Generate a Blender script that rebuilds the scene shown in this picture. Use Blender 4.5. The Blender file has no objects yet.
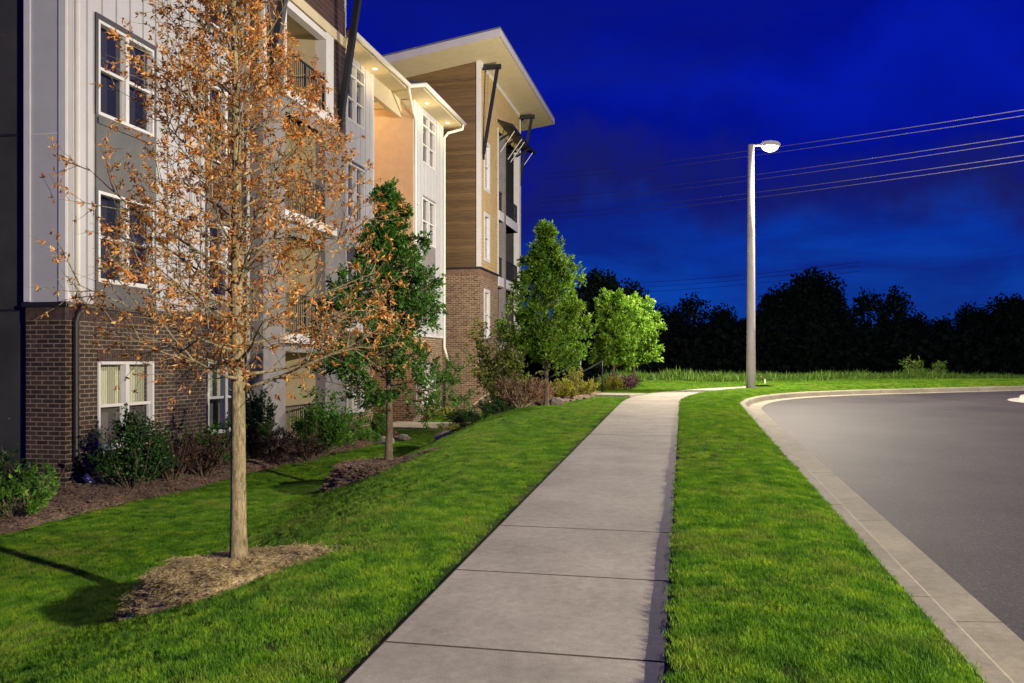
import bpy, math, random
import numpy as np
from mathutils import Vector, Matrix, noise as mn

random.seed(7)
rng = np.random.default_rng(7)
S = bpy.context.scene
COL = S.collection
F = 870.0                      # focal length in pixels of a 1024 wide frame
A = math.atan(188.0 / F)       # camera yaw away from the facade direction
SA, CA = math.sin(A), math.cos(A)
EYE = 1.6

def W2(xc, zc):                # right / forward of the standpoint -> world x, y
    return (xc * CA - zc * SA, xc * SA + zc * CA)
def C2(x, y):
    return (x * CA + y * SA, -x * SA + y * CA)

# ------------------------------------------------------------------ terrain
def lerp(a, b, t): return a + (b - a) * t
def sstep(t):
    t = max(0.0, min(1.0, t)); return t * t * (3 - 2 * t)
def g_of(zc):
    return 0.0253 * zc
LOW = -0.6
def walk_x(y): return -1.567 - 0.0192 * y
PROF = [(0, .5, 3.8), (7, .5, 3.8), (13, 1.4, 4.9), (19, 2.0, 5.2), (23, 1.8, 4.6), (27, 1.3, 3.2), (90, 1.3, 3.2)]
def H(x, y):
    xc, zc = C2(x, y)
    g = 0.0253 * zc
    if zc > 36: g = max(0.911 - 0.035 * (zc - 36), -0.8)
    if zc < -12: g = 0.0253 * -12
    e = walk_x(y) - x
    for (ya, a0, a1), (yb, b0, b1) in zip(PROF, PROF[1:]):
        if y <= yb or yb == 90:
            t = max(0.0, min(1.0, (y - ya) / (yb - ya))); e0 = lerp(a0, b0, t); e1 = lerp(a1, b1, t); break
    s = sstep((e - e0) / (e1 - e0)) if e > e0 else 0.0
    k = 1.0 if y < 46 else max(0.0, 1 - (y - 46) / 20)
    z = lerp(g, min(LOW, g - 0.2), s * k)
    if s > 0:
        z += 0.035 * s * mn.noise(Vector((x * 0.45, y * 0.3, 3.1)))
    z += 0.012 * mn.noise(Vector((x * 1.3, y * 1.3, 0.3)))
    return z

# ------------------------------------------------------------------ helpers
class MB:
    def __init__(s): s.v = []; s.f = []; s.m = []
    def add(s, vs, fs, m=0):
        o = len(s.v); s.v.extend([tuple(p) for p in vs])
        s.f.extend([tuple(o + i for i in f) for f in fs]); s.m.extend([m] * len(fs))
    def quad(s, a, b, c, d, m=0): s.add([a, b, c, d], [(0, 1, 2, 3)], m)
    def hexa(s, p, m=0):     # p: 4 bottom ccw + 4 top
        s.add(p, [(3, 2, 1, 0), (4, 5, 6, 7), (0, 1, 5, 4), (1, 2, 6, 5), (2, 3, 7, 6), (3, 0, 4, 7)], m)
    def box(s, x0, x1, y0, y1, z0, z1, m=0):
        s.hexa([(x0, y0, z0), (x1, y0, z0), (x1, y1, z0), (x0, y1, z0), (x0, y0, z1), (x1, y0, z1), (x1, y1, z1), (x0, y1, z1)], m)
    def bar(s, a, b, w, h, m=0):
        a = Vector(a); b = Vector(b); d = (b - a).normalized()
        up = Vector((0, 0, 1)) if abs(d.z) < .95 else Vector((0, 1, 0))
        r = d.cross(up).normalized(); u = r.cross(d).normalized()
        p = []
        for q in (a, b):
            for i, j in ((-1, -1), (1, -1), (1, 1), (-1, 1)):
                p.append(q + r * (i * w / 2) + u * (j * h / 2))
        s.hexa(p, m)
    def tube(s, pts, rad, n=6, m=0, cap=True):
        pts = [Vector(p) for p in pts]
        if not hasattr(rad, '__len__'): rad = [rad] * len(pts)
        o = len(s.v); ref = None
        for i, p in enumerate(pts):
            d = (pts[min(i + 1, len(pts) - 1)] - pts[max(i - 1, 0)])
            d = d.normalized() if d.length > 1e-9 else Vector((0, 0, 1))
            if ref is None:
                ref = d.orthogonal().normalized()
            r = (ref - d * ref.dot(d))
            r = r.normalized() if r.length > 1e-6 else d.orthogonal().normalized()
            ref = r; t = d.cross(r)
            for k in range(n):
                an = 2 * math.pi * k / n
                s.v.append(tuple(p + (r * math.cos(an) + t * math.sin(an)) * rad[i]))
        for i in range(len(pts) - 1):
            for k in range(n):
                a = o + i * n + k; b = o + i * n + (k + 1) % n
                s.f.append((a, b, b + n, a + n)); s.m.append(m)
        if cap:
            s.f.append(tuple(o + k for k in reversed(range(n)))); s.m.append(m)
            e = o + (len(pts) - 1) * n
            s.f.append(tuple(e + k for k in range(n))); s.m.append(m)
    def build(s, name, mats, parent=None, smooth=False, kind=None, loc=None):
        me = bpy.data.meshes.new(name)
        v = s.v
        if loc is not None: v = [(a - loc[0], b - loc[1], c - loc[2]) for a, b, c in v]
        me.from_pydata(v, [], s.f)
        if not isinstance(mats, (list, tuple)): mats = [mats]
        for mt in mats: me.materials.append(mt)
        if len(mats) > 1: me.polygons.foreach_set('material_index', s.m)
        if smooth: me.polygons.foreach_set('use_smooth', [True] * len(me.polygons))
        me.update()
        o = bpy.data.objects.new(name, me); COL.objects.link(o)
        if parent: o.parent = parent
        if loc is not None and parent is None: o.location = loc
        if kind: o['kind'] = kind
        return o

def empty(name, loc, label=None, cat=None, group=None, kind=None, rz=0):
    o = bpy.data.objects.new(name, None); COL.objects.link(o)
    o.location = loc; o.rotation_euler = (0, 0, rz); o.empty_display_size = .2
    tag(o, label, cat, group, kind); return o
def tag(o, label=None, cat=None, group=None, kind=None):
    if label: o['label'] = label
    if cat: o['category'] = cat
    if group: o['group'] = group
    if kind: o['kind'] = kind
    return o

# ------------------------------------------------------------------ materials
def mat(name):
    m = bpy.data.materials.new(name); m.use_nodes = True
    nt = m.node_tree; b = nt.nodes['Principled BSDF']
    return m, nt, b
def nd(nt, t, **kw):
    n = nt.nodes.new(t)
    for k, v in kw.items():
        if k in n.inputs.keys() if isinstance(k, str) else False: n.inputs[k].default_value = v
        else: setattr(n, k, v)
    return n
def ramp(nt, stops, interp='LINEAR'):
    r = nt.nodes.new('ShaderNodeValToRGB'); r.color_ramp.interpolation = interp
    e = r.color_ramp.elements
    e[0].position = stops[0][0]; e[0].color = (*stops[0][1], 1)
    e[1].position = stops[-1][0]; e[1].color = (*stops[-1][1], 1)
    for p, c in stops[1:-1]:
        q = e.new(p); q.color = (*c, 1)
    return r
def pos(nt): return nt.nodes.new('ShaderNodeNewGeometry').outputs['Position']
def noise(nt, vec, scale, detail=4, rough=.55):
    n = nt.nodes.new('ShaderNodeTexNoise'); n.inputs['Scale'].default_value = scale
    n.inputs['Detail'].default_value = detail; n.inputs['Roughness'].default_value = rough
    nt.links.new(vec, n.inputs['Vector']); return n
def bump(nt, b, h, strength=.3, dist=.02):
    u = nt.nodes.new('ShaderNodeBump'); u.inputs['Strength'].default_value = strength
    u.inputs['Distance'].default_value = dist
    nt.links.new(h, u.inputs['Height']); nt.links.new(u.outputs[0], b.inputs['Normal']); return u
def mixc(nt, f, a, b, mode='MIX'):
    m = nt.nodes.new('ShaderNodeMix'); m.data_type = 'RGBA'; m.blend_type = mode
    for s, v in ((0, f), (6, a), (7, b)):
        if hasattr(v, 'links'): nt.links.new(v, m.inputs[s])
        elif s == 0: m.inputs[0].default_value = v
        else: m.inputs[s].default_value = (*v, 1)
    return m.outputs[2]

def simple(name, col, rough=.6, var=.12, scale=3.0, metal=0, bs=0, bscale=60, spec=.5):
    m, nt, b = mat(name)
    p = pos(nt); n = noise(nt, p, scale, 5)
    lo = tuple(c * (1 - var) for c in col); hi = tuple(min(1, c * (1 + var)) for c in col)
    r = ramp(nt, [(.3, lo), (.7, hi)]); nt.links.new(n.outputs[0], r.inputs[0])
    nt.links.new(r.outputs[0], b.inputs['Base Color'])
    b.inputs['Roughness'].default_value = rough; b.inputs['Metallic'].default_value = metal
    b.inputs['Specular IOR Level'].default_value = spec
    if bs:
        n2 = noise(nt, p, bscale, 3); bump(nt, b, n2.outputs[0], bs, .01)
    return m

def m_brick(name, c1, c2, mortar, bw=.235, bh=.08):
    m, nt, b = mat(name)
    p = pos(nt); sp = nd(nt, 'ShaderNodeSeparateXYZ'); nt.links.new(p, sp.inputs[0])
    ad = nd(nt, 'ShaderNodeMath', operation='ADD'); nt.links.new(sp.outputs[0], ad.inputs[0]); nt.links.new(sp.outputs[1], ad.inputs[1])
    cb = nd(nt, 'ShaderNodeCombineXYZ'); nt.links.new(ad.outputs[0], cb.inputs[0]); nt.links.new(sp.outputs[2], cb.inputs[1])
    t = nd(nt, 'ShaderNodeTexBrick'); nt.links.new(cb.outputs[0], t.inputs['Vector'])
    t.inputs['Scale'].default_value = 1; t.inputs['Brick Width'].default_value = bw; t.inputs['Row Height'].default_value = bh
    t.inputs['Mortar Size'].default_value = .0095; t.inputs['Mortar Smooth'].default_value = .2; t.inputs['Bias'].default_value = 0
    t.inputs['Color1'].default_value = (*c1, 1); t.inputs['Color2'].default_value = (*c2, 1); t.inputs['Mortar'].default_value = (*mortar, 1)
    n = noise(nt, p, 9, 4); n2 = noise(nt, p, 70, 3)
    r = ramp(nt, [(.25, (.6, .6, .6)), (.75, (1.3, 1.25, 1.2))]); nt.links.new(n.outputs[0], r.inputs[0])
    c = mixc(nt, 1.0, t.outputs['Color'], r.outputs[0], 'MULTIPLY')
    nt.links.new(c, b.inputs['Base Color']); b.inputs['Roughness'].default_value = .85
    inv = nd(nt, 'ShaderNodeMath', operation='SUBTRACT'); inv.inputs[0].default_value = 1; nt.links.new(t.outputs['Fac'], inv.inputs[1])
    a2 = nd(nt, 'ShaderNodeMath', operation='MULTIPLY_ADD'); nt.links.new(n2.outputs[0], a2.inputs[0]); a2.inputs[1].default_value = .3; nt.links.new(inv.outputs[0], a2.inputs[2])
    bump(nt, b, a2.outputs[0], .8, .008)
    return m
def m_wood(name, c1, c2):
    m, nt, b = mat(name)
    p = pos(nt); mp = nd(nt, 'ShaderNodeMapping'); mp.inputs['Scale'].default_value = (1.2, 1.2, 22); nt.links.new(p, mp.inputs[0])
    n = noise(nt, mp.outputs[0], 1.5, 6, .6)
    sp = nd(nt, 'ShaderNodeSeparateXYZ'); nt.links.new(p, sp.inputs[0])
    dv = nd(nt, 'ShaderNodeMath', operation='DIVIDE'); nt.links.new(sp.outputs[2], dv.inputs[0]); dv.inputs[1].default_value = .15
    fl = nd(nt, 'ShaderNodeMath', operation='FLOOR'); nt.links.new(dv.outputs[0], fl.inputs[0])
    wn = nd(nt, 'ShaderNodeTexWhiteNoise', noise_dimensions='1D'); nt.links.new(fl.outputs[0], wn.inputs['W'])
    ad = nd(nt, 'ShaderNodeMath', operation='MULTIPLY_ADD'); nt.links.new(wn.outputs[0], ad.inputs[0]); ad.inputs[1].default_value = .35; nt.links.new(n.outputs[0], ad.inputs[2])
    r = ramp(nt, [(.35, c1), (.95, c2)]); nt.links.new(ad.outputs[0], r.inputs[0]); nt.links.new(r.outputs[0], b.inputs['Base Color'])
    b.inputs['Roughness'].default_value = .6; bump(nt, b, n.outputs[0], .2, .005)
    return m
def m_leaf(name, cols, trans=.35, rough=.5, patch=None):
    m, nt, b = mat(name)
    g = nd(nt, 'ShaderNodeNewGeometry')
    r = ramp(nt, cols); nt.links.new(g.outputs['Random Per Island'], r.inputs[0])
    c = r.outputs[0]
    n = noise(nt, g.outputs['Position'], 2.2, 2)
    rr = ramp(nt, [(.35, (.72, .72, .72)), (.65, (1.25, 1.22, 1.15))]); nt.links.new(n.outputs[0], rr.inputs[0])
    c = mixc(nt, 1.0, c, rr.outputs[0], 'MULTIPLY')
    nt.links.new(c, b.inputs['Base Color']); b.inputs['Roughness'].default_value = rough
    b.inputs['Specular IOR Level'].default_value = .3 if rough < .9 else 0
    t = nd(nt, 'ShaderNodeBsdfTranslucent'); nt.links.new(c, t.inputs[0])
    mx = nd(nt, 'ShaderNodeMixShader'); mx.inputs[0].default_value = trans
    nt.links.new(b.outputs[0], mx.inputs[1]); nt.links.new(t.outputs[0], mx.inputs[2])
    nt.links.new(mx.outputs[0], nt.nodes['Material Output'].inputs[0])
    return m
def m_bark(name, c1, c2, scale=14):
    m, nt, b = mat(name)
    p = pos(nt); mp = nd(nt, 'ShaderNodeMapping'); mp.inputs['Scale'].default_value = (1, 1, .28); nt.links.new(p, mp.inputs[0])
    n = noise(nt, mp.outputs[0], scale * 2.2, 8, .75); n2 = noise(nt, p, scale / 4, 3)
    r = ramp(nt, [(.3, c1), (.7, c2)]); nt.links.new(n.outputs[0], r.inputs[0])
    rr = ramp(nt, [(.35, (.75, .75, .72)), (.65, (1.15, 1.12, 1.05))]); nt.links.new(n2.outputs[0], rr.inputs[0])
    nt.links.new(mixc(nt, 1.0, r.outputs[0], rr.outputs[0], 'MULTIPLY'), b.inputs['Base Color'])
    b.inputs['Roughness'].default_value = .9; bump(nt, b, n.outputs[0], .9, .02)
    return m
def m_emit(name, col, s):
    m, nt, b = mat(name)
    b.inputs['Base Color'].default_value = (*col, 1)
    b.inputs['Emission Color'].default_value = (*col, 1); b.inputs['Emission Strength'].default_value = s
    return m

# grass ground / blades share a patchy colour field
def grass_cols(nt, p, stops_lush, stops_dry, dry_lo=.52, dry_hi=.72):
    n = noise(nt, p, .9, 5, .6); n2 = noise(nt, p, 4, 6, .68); n3 = noise(nt, p, 2.6, 5, .7)
    a = ramp(nt, stops_lush); nt.links.new(n2.outputs[0], a.inputs[0])
    d = ramp(nt, stops_dry); nt.links.new(n2.outputs[0], d.inputs[0])
    ad = nd(nt, 'ShaderNodeMath', operation='MULTIPLY_ADD'); nt.links.new(n3.outputs[0], ad.inputs[0]); ad.inputs[1].default_value = .55; 
    ml = nd(nt, 'ShaderNodeMath', operation='MULTIPLY'); nt.links.new(n.outputs[0], ml.inputs[0]); ml.inputs[1].default_value = .6
    nt.links.new(ml.outputs[0], ad.inputs[2])
    k = ramp(nt, [(dry_lo, (0, 0, 0)), (dry_hi, (1, 1, 1))]); nt.links.new(ad.outputs[0], k.inputs[0])
    return mixc(nt, k.outputs[0], a.outputs[0], d.outputs[0])
def m_ground():
    m, nt, b = mat('lawn_soil'); p = pos(nt)
    c = grass_cols(nt, p, [(.3, (.012, .035, .004)), (.7, (.03, .085, .008))], [(.3, (.05, .06, .015)), (.7, (.12, .12, .035))])
    nt.links.new(c, b.inputs['Base Color']); b.inputs['Roughness'].default_value = 1
    b.inputs['Specular IOR Level'].default_value = .1
    n = noise(nt, p, 60, 4, .7); bump(nt, b, n.outputs[0], 1, .03); return m
def m_blade():
    m, nt, b = mat('grass_blade')
    g = nd(nt, 'ShaderNodeNewGeometry')
    c = grass_cols(nt, g.outputs['Position'], [(.3, (.024, .11, .005)), (.5, (.11, .285, .011)), (.68, (.27, .46, .018))], [(.3, (.15, .24, .02)), (.7, (.36, .4, .07))], .575, .8)
    rr = ramp(nt, [(0, (.7, .75, .6)), (.8, (1.2, 1.15, 1.1)), (.93, (1.9, 1.35, 2.6))]); nt.links.new(g.outputs['Random Per Island'], rr.inputs[0])
    c = mixc(nt, 1.0, c, rr.outputs[0], 'MULTIPLY')
    nt.links.new(c, b.inputs['Base Color']); b.inputs['Roughness'].default_value = .55
    b.inputs['Specular IOR Level'].default_value = .25
    t = nd(nt, 'ShaderNodeBsdfTranslucent'); nt.links.new(c, t.inputs[0])
    mx = nd(nt, 'ShaderNodeMixShader'); mx.inputs[0].default_value = .35
    nt.links.new(b.outputs[0], mx.inputs[1]); nt.links.new(t.outputs[0], mx.inputs[2])
    nt.links.new(mx.outputs[0], nt.nodes['Material Output'].inputs[0]); return m
def m_concrete(name, base=(.36, .33, .275), slabs=False):
    m, nt, b = mat(name); p = pos(nt)
    n = noise(nt, p, 1.1, 6, .65); n2 = noise(nt, p, 16, 5, .7); n3 = noise(nt, p, 160, 2, .6); n4 = noise(nt, p, 3.4, 6, .75)
    r = ramp(nt, [(.3, tuple(c * .74 for c in base)), (.7, tuple(c * 1.15 for c in base))]); nt.links.new(n.outputs[0], r.inputs[0])
    r2 = ramp(nt, [(.3, (.82, .82, .82)), (.7, (1.12, 1.12, 1.12))]); nt.links.new(n2.outputs[0], r2.inputs[0])
    r3 = ramp(nt, [(.3, (.8, .8, .8)), (.7, (1.15, 1.15, 1.15))]); nt.links.new(n3.outputs[0], r3.inputs[0])
    r4 = ramp(nt, [(.55, (1, 1, 1)), (.72, (.8, .77, .74))]); nt.links.new(n4.outputs[0], r4.inputs[0])
    c = mixc(nt, 1.0, r.outputs[0], r2.outputs[0], 'MULTIPLY'); c = mixc(nt, 1.0, c, r3.outputs[0], 'MULTIPLY'); c = mixc(nt, 1.0, c, r4.outputs[0], 'MULTIPLY')
    if slabs:
        dp = nd(nt, 'ShaderNodeVectorMath', operation='DOT_PRODUCT'); nt.links.new(p, dp.inputs[0]); dp.inputs[1].default_value = (-.0192, 1, 0)
        x0, y0 = W2(-.80 + .1966 * (4.62 - 4.06), 4.62)
        a1 = nd(nt, 'ShaderNodeMath', operation='SUBTRACT'); nt.links.new(dp.outputs['Value'], a1.inputs[0]); a1.inputs[1].default_value = y0 - .0192 * x0
        a2 = nd(nt, 'ShaderNodeMath', operation='DIVIDE'); nt.links.new(a1.outputs[0], a2.inputs[0]); a2.inputs[1].default_value = 1.4777
        a3 = nd(nt, 'ShaderNodeMath', operation='FLOOR'); nt.links.new(a2.outputs[0], a3.inputs[0])
        wn = nd(nt, 'ShaderNodeTexWhiteNoise', noise_dimensions='1D'); nt.links.new(a3.outputs[0], wn.inputs['W'])
        rw = ramp(nt, [(0, (.86, .86, .87)), (1, (1.08, 1.07, 1.05))]); nt.links.new(wn.outputs[0], rw.inputs[0])
        c = mixc(nt, 1.0, c, rw.outputs[0], 'MULTIPLY')
    nt.links.new(c, b.inputs['Base Color']); b.inputs['Roughness'].default_value = .85
    b.inputs['Specular IOR Level'].default_value = .3
    bump(nt, b, n3.outputs[0], .35, .004); return m
def m_asphalt():
    m, nt, b = mat('asphalt'); p = pos(nt)
    n = noise(nt, p, .5, 5, .6); n2 = noise(nt, p, 55, 3, .8)
    v = nd(nt, 'ShaderNodeTexVoronoi'); v.inputs['Scale'].default_value = 75; nt.links.new(p, v.inputs['Vector'])
    r = ramp(nt, [(.3, (.019, .0165, .0175)), (.7, (.05, .044, .045))]); nt.links.new(n.outputs[0], r.inputs[0])
    rs = ramp(nt, [(.0, (.5, .5, .5)), (.6, (1, 1, 1)), (.88, (1.5, 1.45, 1.4)), (.97, (2.4, 2.3, 2.2))]); 
    sx = nd(nt, 'ShaderNodeSeparateColor'); nt.links.new(v.outputs['Color'], sx.inputs[0]); nt.links.new(sx.outputs[0], rs.inputs[0])
    c = mixc(nt, 1.0, r.outputs[0], rs.outputs[0], 'MULTIPLY')
    nt.links.new(c, b.inputs['Base Color']); b.inputs['Roughness'].default_value = .72
    bump(nt, b, n2.outputs[0], .8, .008); return m
def m_mulch(name, cols):
    m, nt, b = mat(name); p = pos(nt)
    n = noise(nt, p, 22, 6, .8); n2 = noise(nt, p, 2, 3)
    r = ramp(nt, cols); nt.links.new(n.outputs[0], r.inputs[0])
    r2 = ramp(nt, [(.35, (.65, .65, .65)), (.65, (1.2, 1.2, 1.2))]); nt.links.new(n2.outputs[0], r2.inputs[0])
    nt.links.new(mixc(nt, 1.0, r.outputs[0], r2.outputs[0], 'MULTIPLY'), b.inputs['Base Color'])
    b.inputs['Roughness'].default_value = .95; bump(nt, b, n.outputs[0], 1, .04); return m
def m_glass():
    m, nt, b = mat('window_glass')
    lw = nd(nt, 'ShaderNodeLayerWeight'); lw.inputs[0].default_value = .5
    fr = nd(nt, 'ShaderNodeMath', operation='POWER'); nt.links.new(lw.outputs['Facing'], fr.inputs[0]); fr.inputs[1].default_value = 3.5
    gl = nd(nt, 'ShaderNodeBsdfGlossy'); gl.inputs['Roughness'].default_value = .02; gl.inputs[0].default_value = (.9, .92, 1, 1)
    tr = nd(nt, 'ShaderNodeBsdfTransparent'); tr.inputs[0].default_value = (.93, .94, .95, 1)
    ad = nd(nt, 'ShaderNodeMath', operation='ADD'); nt.links.new(fr.outputs[0], ad.inputs[0]); ad.inputs[1].default_value = .05
    mx = nd(nt, 'ShaderNodeMixShader'); nt.links.new(ad.outputs[0], mx.inputs[0]); nt.links.new(tr.outputs[0], mx.inputs[1]); nt.links.new(gl.outputs[0], mx.inputs[2])
    nt.links.new(mx.outputs[0], nt.nodes['Material Output'].inputs[0]); return m
def m_folds(name, c1, c2, axis='y', scale=40):
    m, nt, b = mat(name); p = pos(nt)
    w = nd(nt, 'ShaderNodeTexWave', wave_type='BANDS', bands_direction={'y': 'Y', 'z': 'Z'}[axis]); w.inputs['Scale'].default_value = scale
    w.inputs['Distortion'].default_value = .6 if axis == 'y' else 0; nt.links.new(p, w.inputs['Vector'])
    r = ramp(nt, [(.2, c1), (.8, c2)]); nt.links.new(w.outputs[0], r.inputs[0]); nt.links.new(r.outputs[0], b.inputs['Base Color'])
    b.inputs['Roughness'].default_value = .8; bump(nt, b, w.outputs[0], .5, .02); return m

M = dict(
    soil=m_ground(), blade=m_blade(), concrete=m_concrete('walk_concrete', slabs=False), curb=m_concrete('curb_concrete', (.33, .3, .225)),
    asphalt=m_asphalt(),
    mulch=m_mulch('wood_mulch', [(.32, (.035, .022, .015)), (.48, (.16, .1, .07)), (.64, (.4, .27, .19))]),
    straw=m_mulch('straw_mulch', [(.38, (.06, .045, .022)), (.47, (.42, .3, .13)), (.6, (.85, .68, .36))]),
    brick=m_brick('dark_brick', (.018, .012, .011), (.06, .037, .029), (.25, .185, .135)),
    brick_tan=m_brick('tan_brick', (.1, .058, .034), (.24, .15, .09), (.46, .37, .27)),
    white=simple('white_siding', (.45, .45, .47), .55, .05), trim=simple('white_trim', (.62, .61, .6), .5, .05),
    gutter=simple('gutter_white', (.75, .72, .64), .4, .05),
    grey=simple('grey_panel', (.065, .067, .075), .6, .3), greyl=simple('grey_stucco', (.2, .19, .19), .8, .15, bs=.3),
    char=simple('charcoal_stucco', (.04, .038, .04), .8, .3, 1.2, bs=.4),
    beige=simple('beige_soffit', (.55, .47, .3), .7, .06), peach=simple('peach_stucco', (.62, .42, .26), .85, .07, bs=.3),
    yellow=simple('yellow_siding', (.5, .37, .17), .6, .1), brown=m_wood('brown_siding', (.07, .04, .02), (.19, .115, .05)),
    dbrown=m_wood('dark_brown_siding', (.04, .024, .02), (.09, .05, .036)),
    dark=simple('dark_metal', (.012, .012, .016), .45, .2, metal=0), bronze=simple('bronze_metal', (.02, .016, .016), .5, .2),
    roof=simple('grey_roof', (.12, .12, .13), .7, .15), fascia=simple('roof_fascia', (.5, .47, .5), .5, .05),
    glass=m_glass(), blind=m_folds('dark_blind', (.02, .02, .022), (.045, .045, .048), 'z', 20),
    curtain=m_folds('cream_curtain', (.42, .42, .26), (.78, .77, .55), 'y', 6), blindg=m_folds('green_grey_blind', (.1, .12, .07), (.19, .2, .13), 'z', 20),
    screen=simple('window_screen', (.13, .12, .11), .8, .1),
    pole=simple('pole_steel', (.46, .43, .42), .7, .12, 3, metal=0, bs=.15, bscale=25), lens=m_emit('lamp_lens', (1, .93, .75), 14),
    down=m_emit('downlight_lens', (1, .8, .45), 4),
    bark=m_bark('pale_bark', (.06, .045, .022), (.52, .43, .25), 20), barkd=m_bark('grey_bark', (.06, .045, .03), (.26, .2, .13)),
    twig=simple('pale_twig', (.42, .34, .22), .8, .2, 8), rock=simple('field_stone', (.2, .17, .14), .9, .4, 6, bs=.6, bscale=14),
    rust=m_leaf('dry_leaves', [(0, (.2, .075, .02)), (.4, (.5, .2, .045)), (.75, (.68, .33, .08)), (1, (.8, .52, .2))], .3),
    green=m_leaf('green_leaves', [(0, (.022, .08, .008)), (.5, (.05, .15, .014)), (1, (.12, .28, .03))], .3),
    mid=m_leaf('mid_leaves', [(0, (.04, .13, .01)), (.5, (.13, .28, .018)), (1, (.28, .45, .04))], .45),
    lime=m_leaf('lime_leaves', [(0, (.07, .19, .015)), (.5, (.18, .36, .03)), (1, (.34, .52, .06))], .45),
    holly=m_leaf('dark_shrub_leaves', [(0, (.008, .03, .008)), (.5, (.018, .065, .014)), (1, (.045, .12, .02))], .15, .4),
    bright=m_leaf('bright_shrub_leaves', [(0, (.04, .15, .015)), (.5, (.1, .27, .025)), (1, (.22, .42, .05))], .35),
    gold=m_leaf('golden_shrub_leaves', [(0, (.14, .16, .02)), (.5, (.32, .32, .04)), (1, (.52, .48, .08))], .35),
    olive=m_leaf('olive_shrub_leaves', [(0, (.07, .12, .015)), (.5, (.19, .25, .035)), (1, (.38, .38, .1))], .3),
    purple=m_leaf('purple_shrub_leaves', [(0, (.02, .01, .01)), (.5, (.055, .028, .024)), (1, (.12, .06, .045))], .2),
    mauve=m_leaf('mauve_shrub_leaves', [(0, (.06, .03, .04)), (.5, (.16, .08, .1)), (1, (.3, .17, .18))], .2),
    redtw=m_leaf('reddish_twigs', [(0, (.12, .05, .03)), (.5, (.24, .12, .07)), (1, (.42, .28, .17))], .2),
    wood=m_leaf('far_leaves', [(0, (.006, .014, .01)), (.5, (.011, .022, .014)), (1, (.02, .036, .02))], .05, 1),
    weed=m_leaf('weed_leaves', [(0, (.04, .11, .012)), (.5, (.1, .22, .022)), (1, (.22, .32, .06))], .3),
    wire=simple('wire_aluminium', (.12, .11, .2), .5, .02, metal=0),
)

# ------------------------------------------------------------------ path lines (right, forward metres from the standpoint)
zs = [-12, -6, 0, 6, 12, 18, 22]
Lc = [(-.80 + .1966 * (z - 4.06), z) for z in zs] + [(3.2, 23.9), (3.95, 25.8), (5.2, 27.6), (6.9, 29.2), (9.2, 30.6), (12.5, 31.9), (18.5, 33.9), (30, 37.6), (60, 46.5)]
Rc = [(.72 + .1966 * (z - .3 - 4.06), z - .3) for z in zs] + [(4.66, 23.4), (5.3, 25.0), (6.3, 26.6), (7.8, 28.1), (9.8, 29.3), (12.9, 30.5), (18.8, 32.5), (30.3, 36.2), (60.3, 45.1)]
Kc = [(2.19 + .1966 * (z - .6 - 4.06), z - .6) for z in zs] + [(5.95, 22.6), (6.5, 23.9), (7.35, 25.2), (8.7, 26.5), (10.6, 27.6), (13.4, 28.7), (19.1, 30.7), (30.6, 34.4), (60.6, 43.3)]
def catmull(P, t):
    i = min(int(t), len(P) - 2); u = t - i
    p0 = P[max(i - 1, 0)]; p1 = P[i]; p2 = P[i + 1]; p3 = P[min(i + 2, len(P) - 1)]
    if i < 6: return (lerp(p1[0], p2[0], u), lerp(p1[1], p2[1], u))
    return tuple(.5 * ((2 * p1[k]) + (-p0[k] + p2[k]) * u + (2 * p0[k] - 5 * p1[k] + 4 * p2[k] - p3[k]) * u * u + (-p0[k] + 3 * p1[k] - 3 * p2[k] + p3[k]) * u ** 3) for k in (0, 1))
NT = len(Lc) - 1
def norm_at(P, t):
    a = catmull(P, max(0, t - .02)); b = catmull(P, min(NT, t + .02))
    d = (b[0] - a[0], b[1] - a[1]); l = math.hypot(*d)
    return (-d[1] / l, d[0] / l)       # left normal
def t_of_z(z):                        # on the straight part of L
    for i in range(6):
        if zs[i] <= z <= zs[i + 1]: return i + (z - zs[i]) / (zs[i + 1] - zs[i])
    return 6
def pt(P, t, off=0, z=0):
    a = catmull(P, t); n = norm_at(P, t)
    c = (a[0] + n[0] * off, a[1] + n[1] * off)
    x, y = W2(*c); return (x, y, g_of(c[1]) + z)

# stations with joints
st = []
jz = 4.62 - 1.45 * 11
joints = []
while jz < 22:
    if jz < 7.6 or abs((jz - 7.52) % 7.25) < .2 or abs((jz - 7.52) % 7.25) > 7.05: joints.append(jz)
    jz += 1.45
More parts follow.
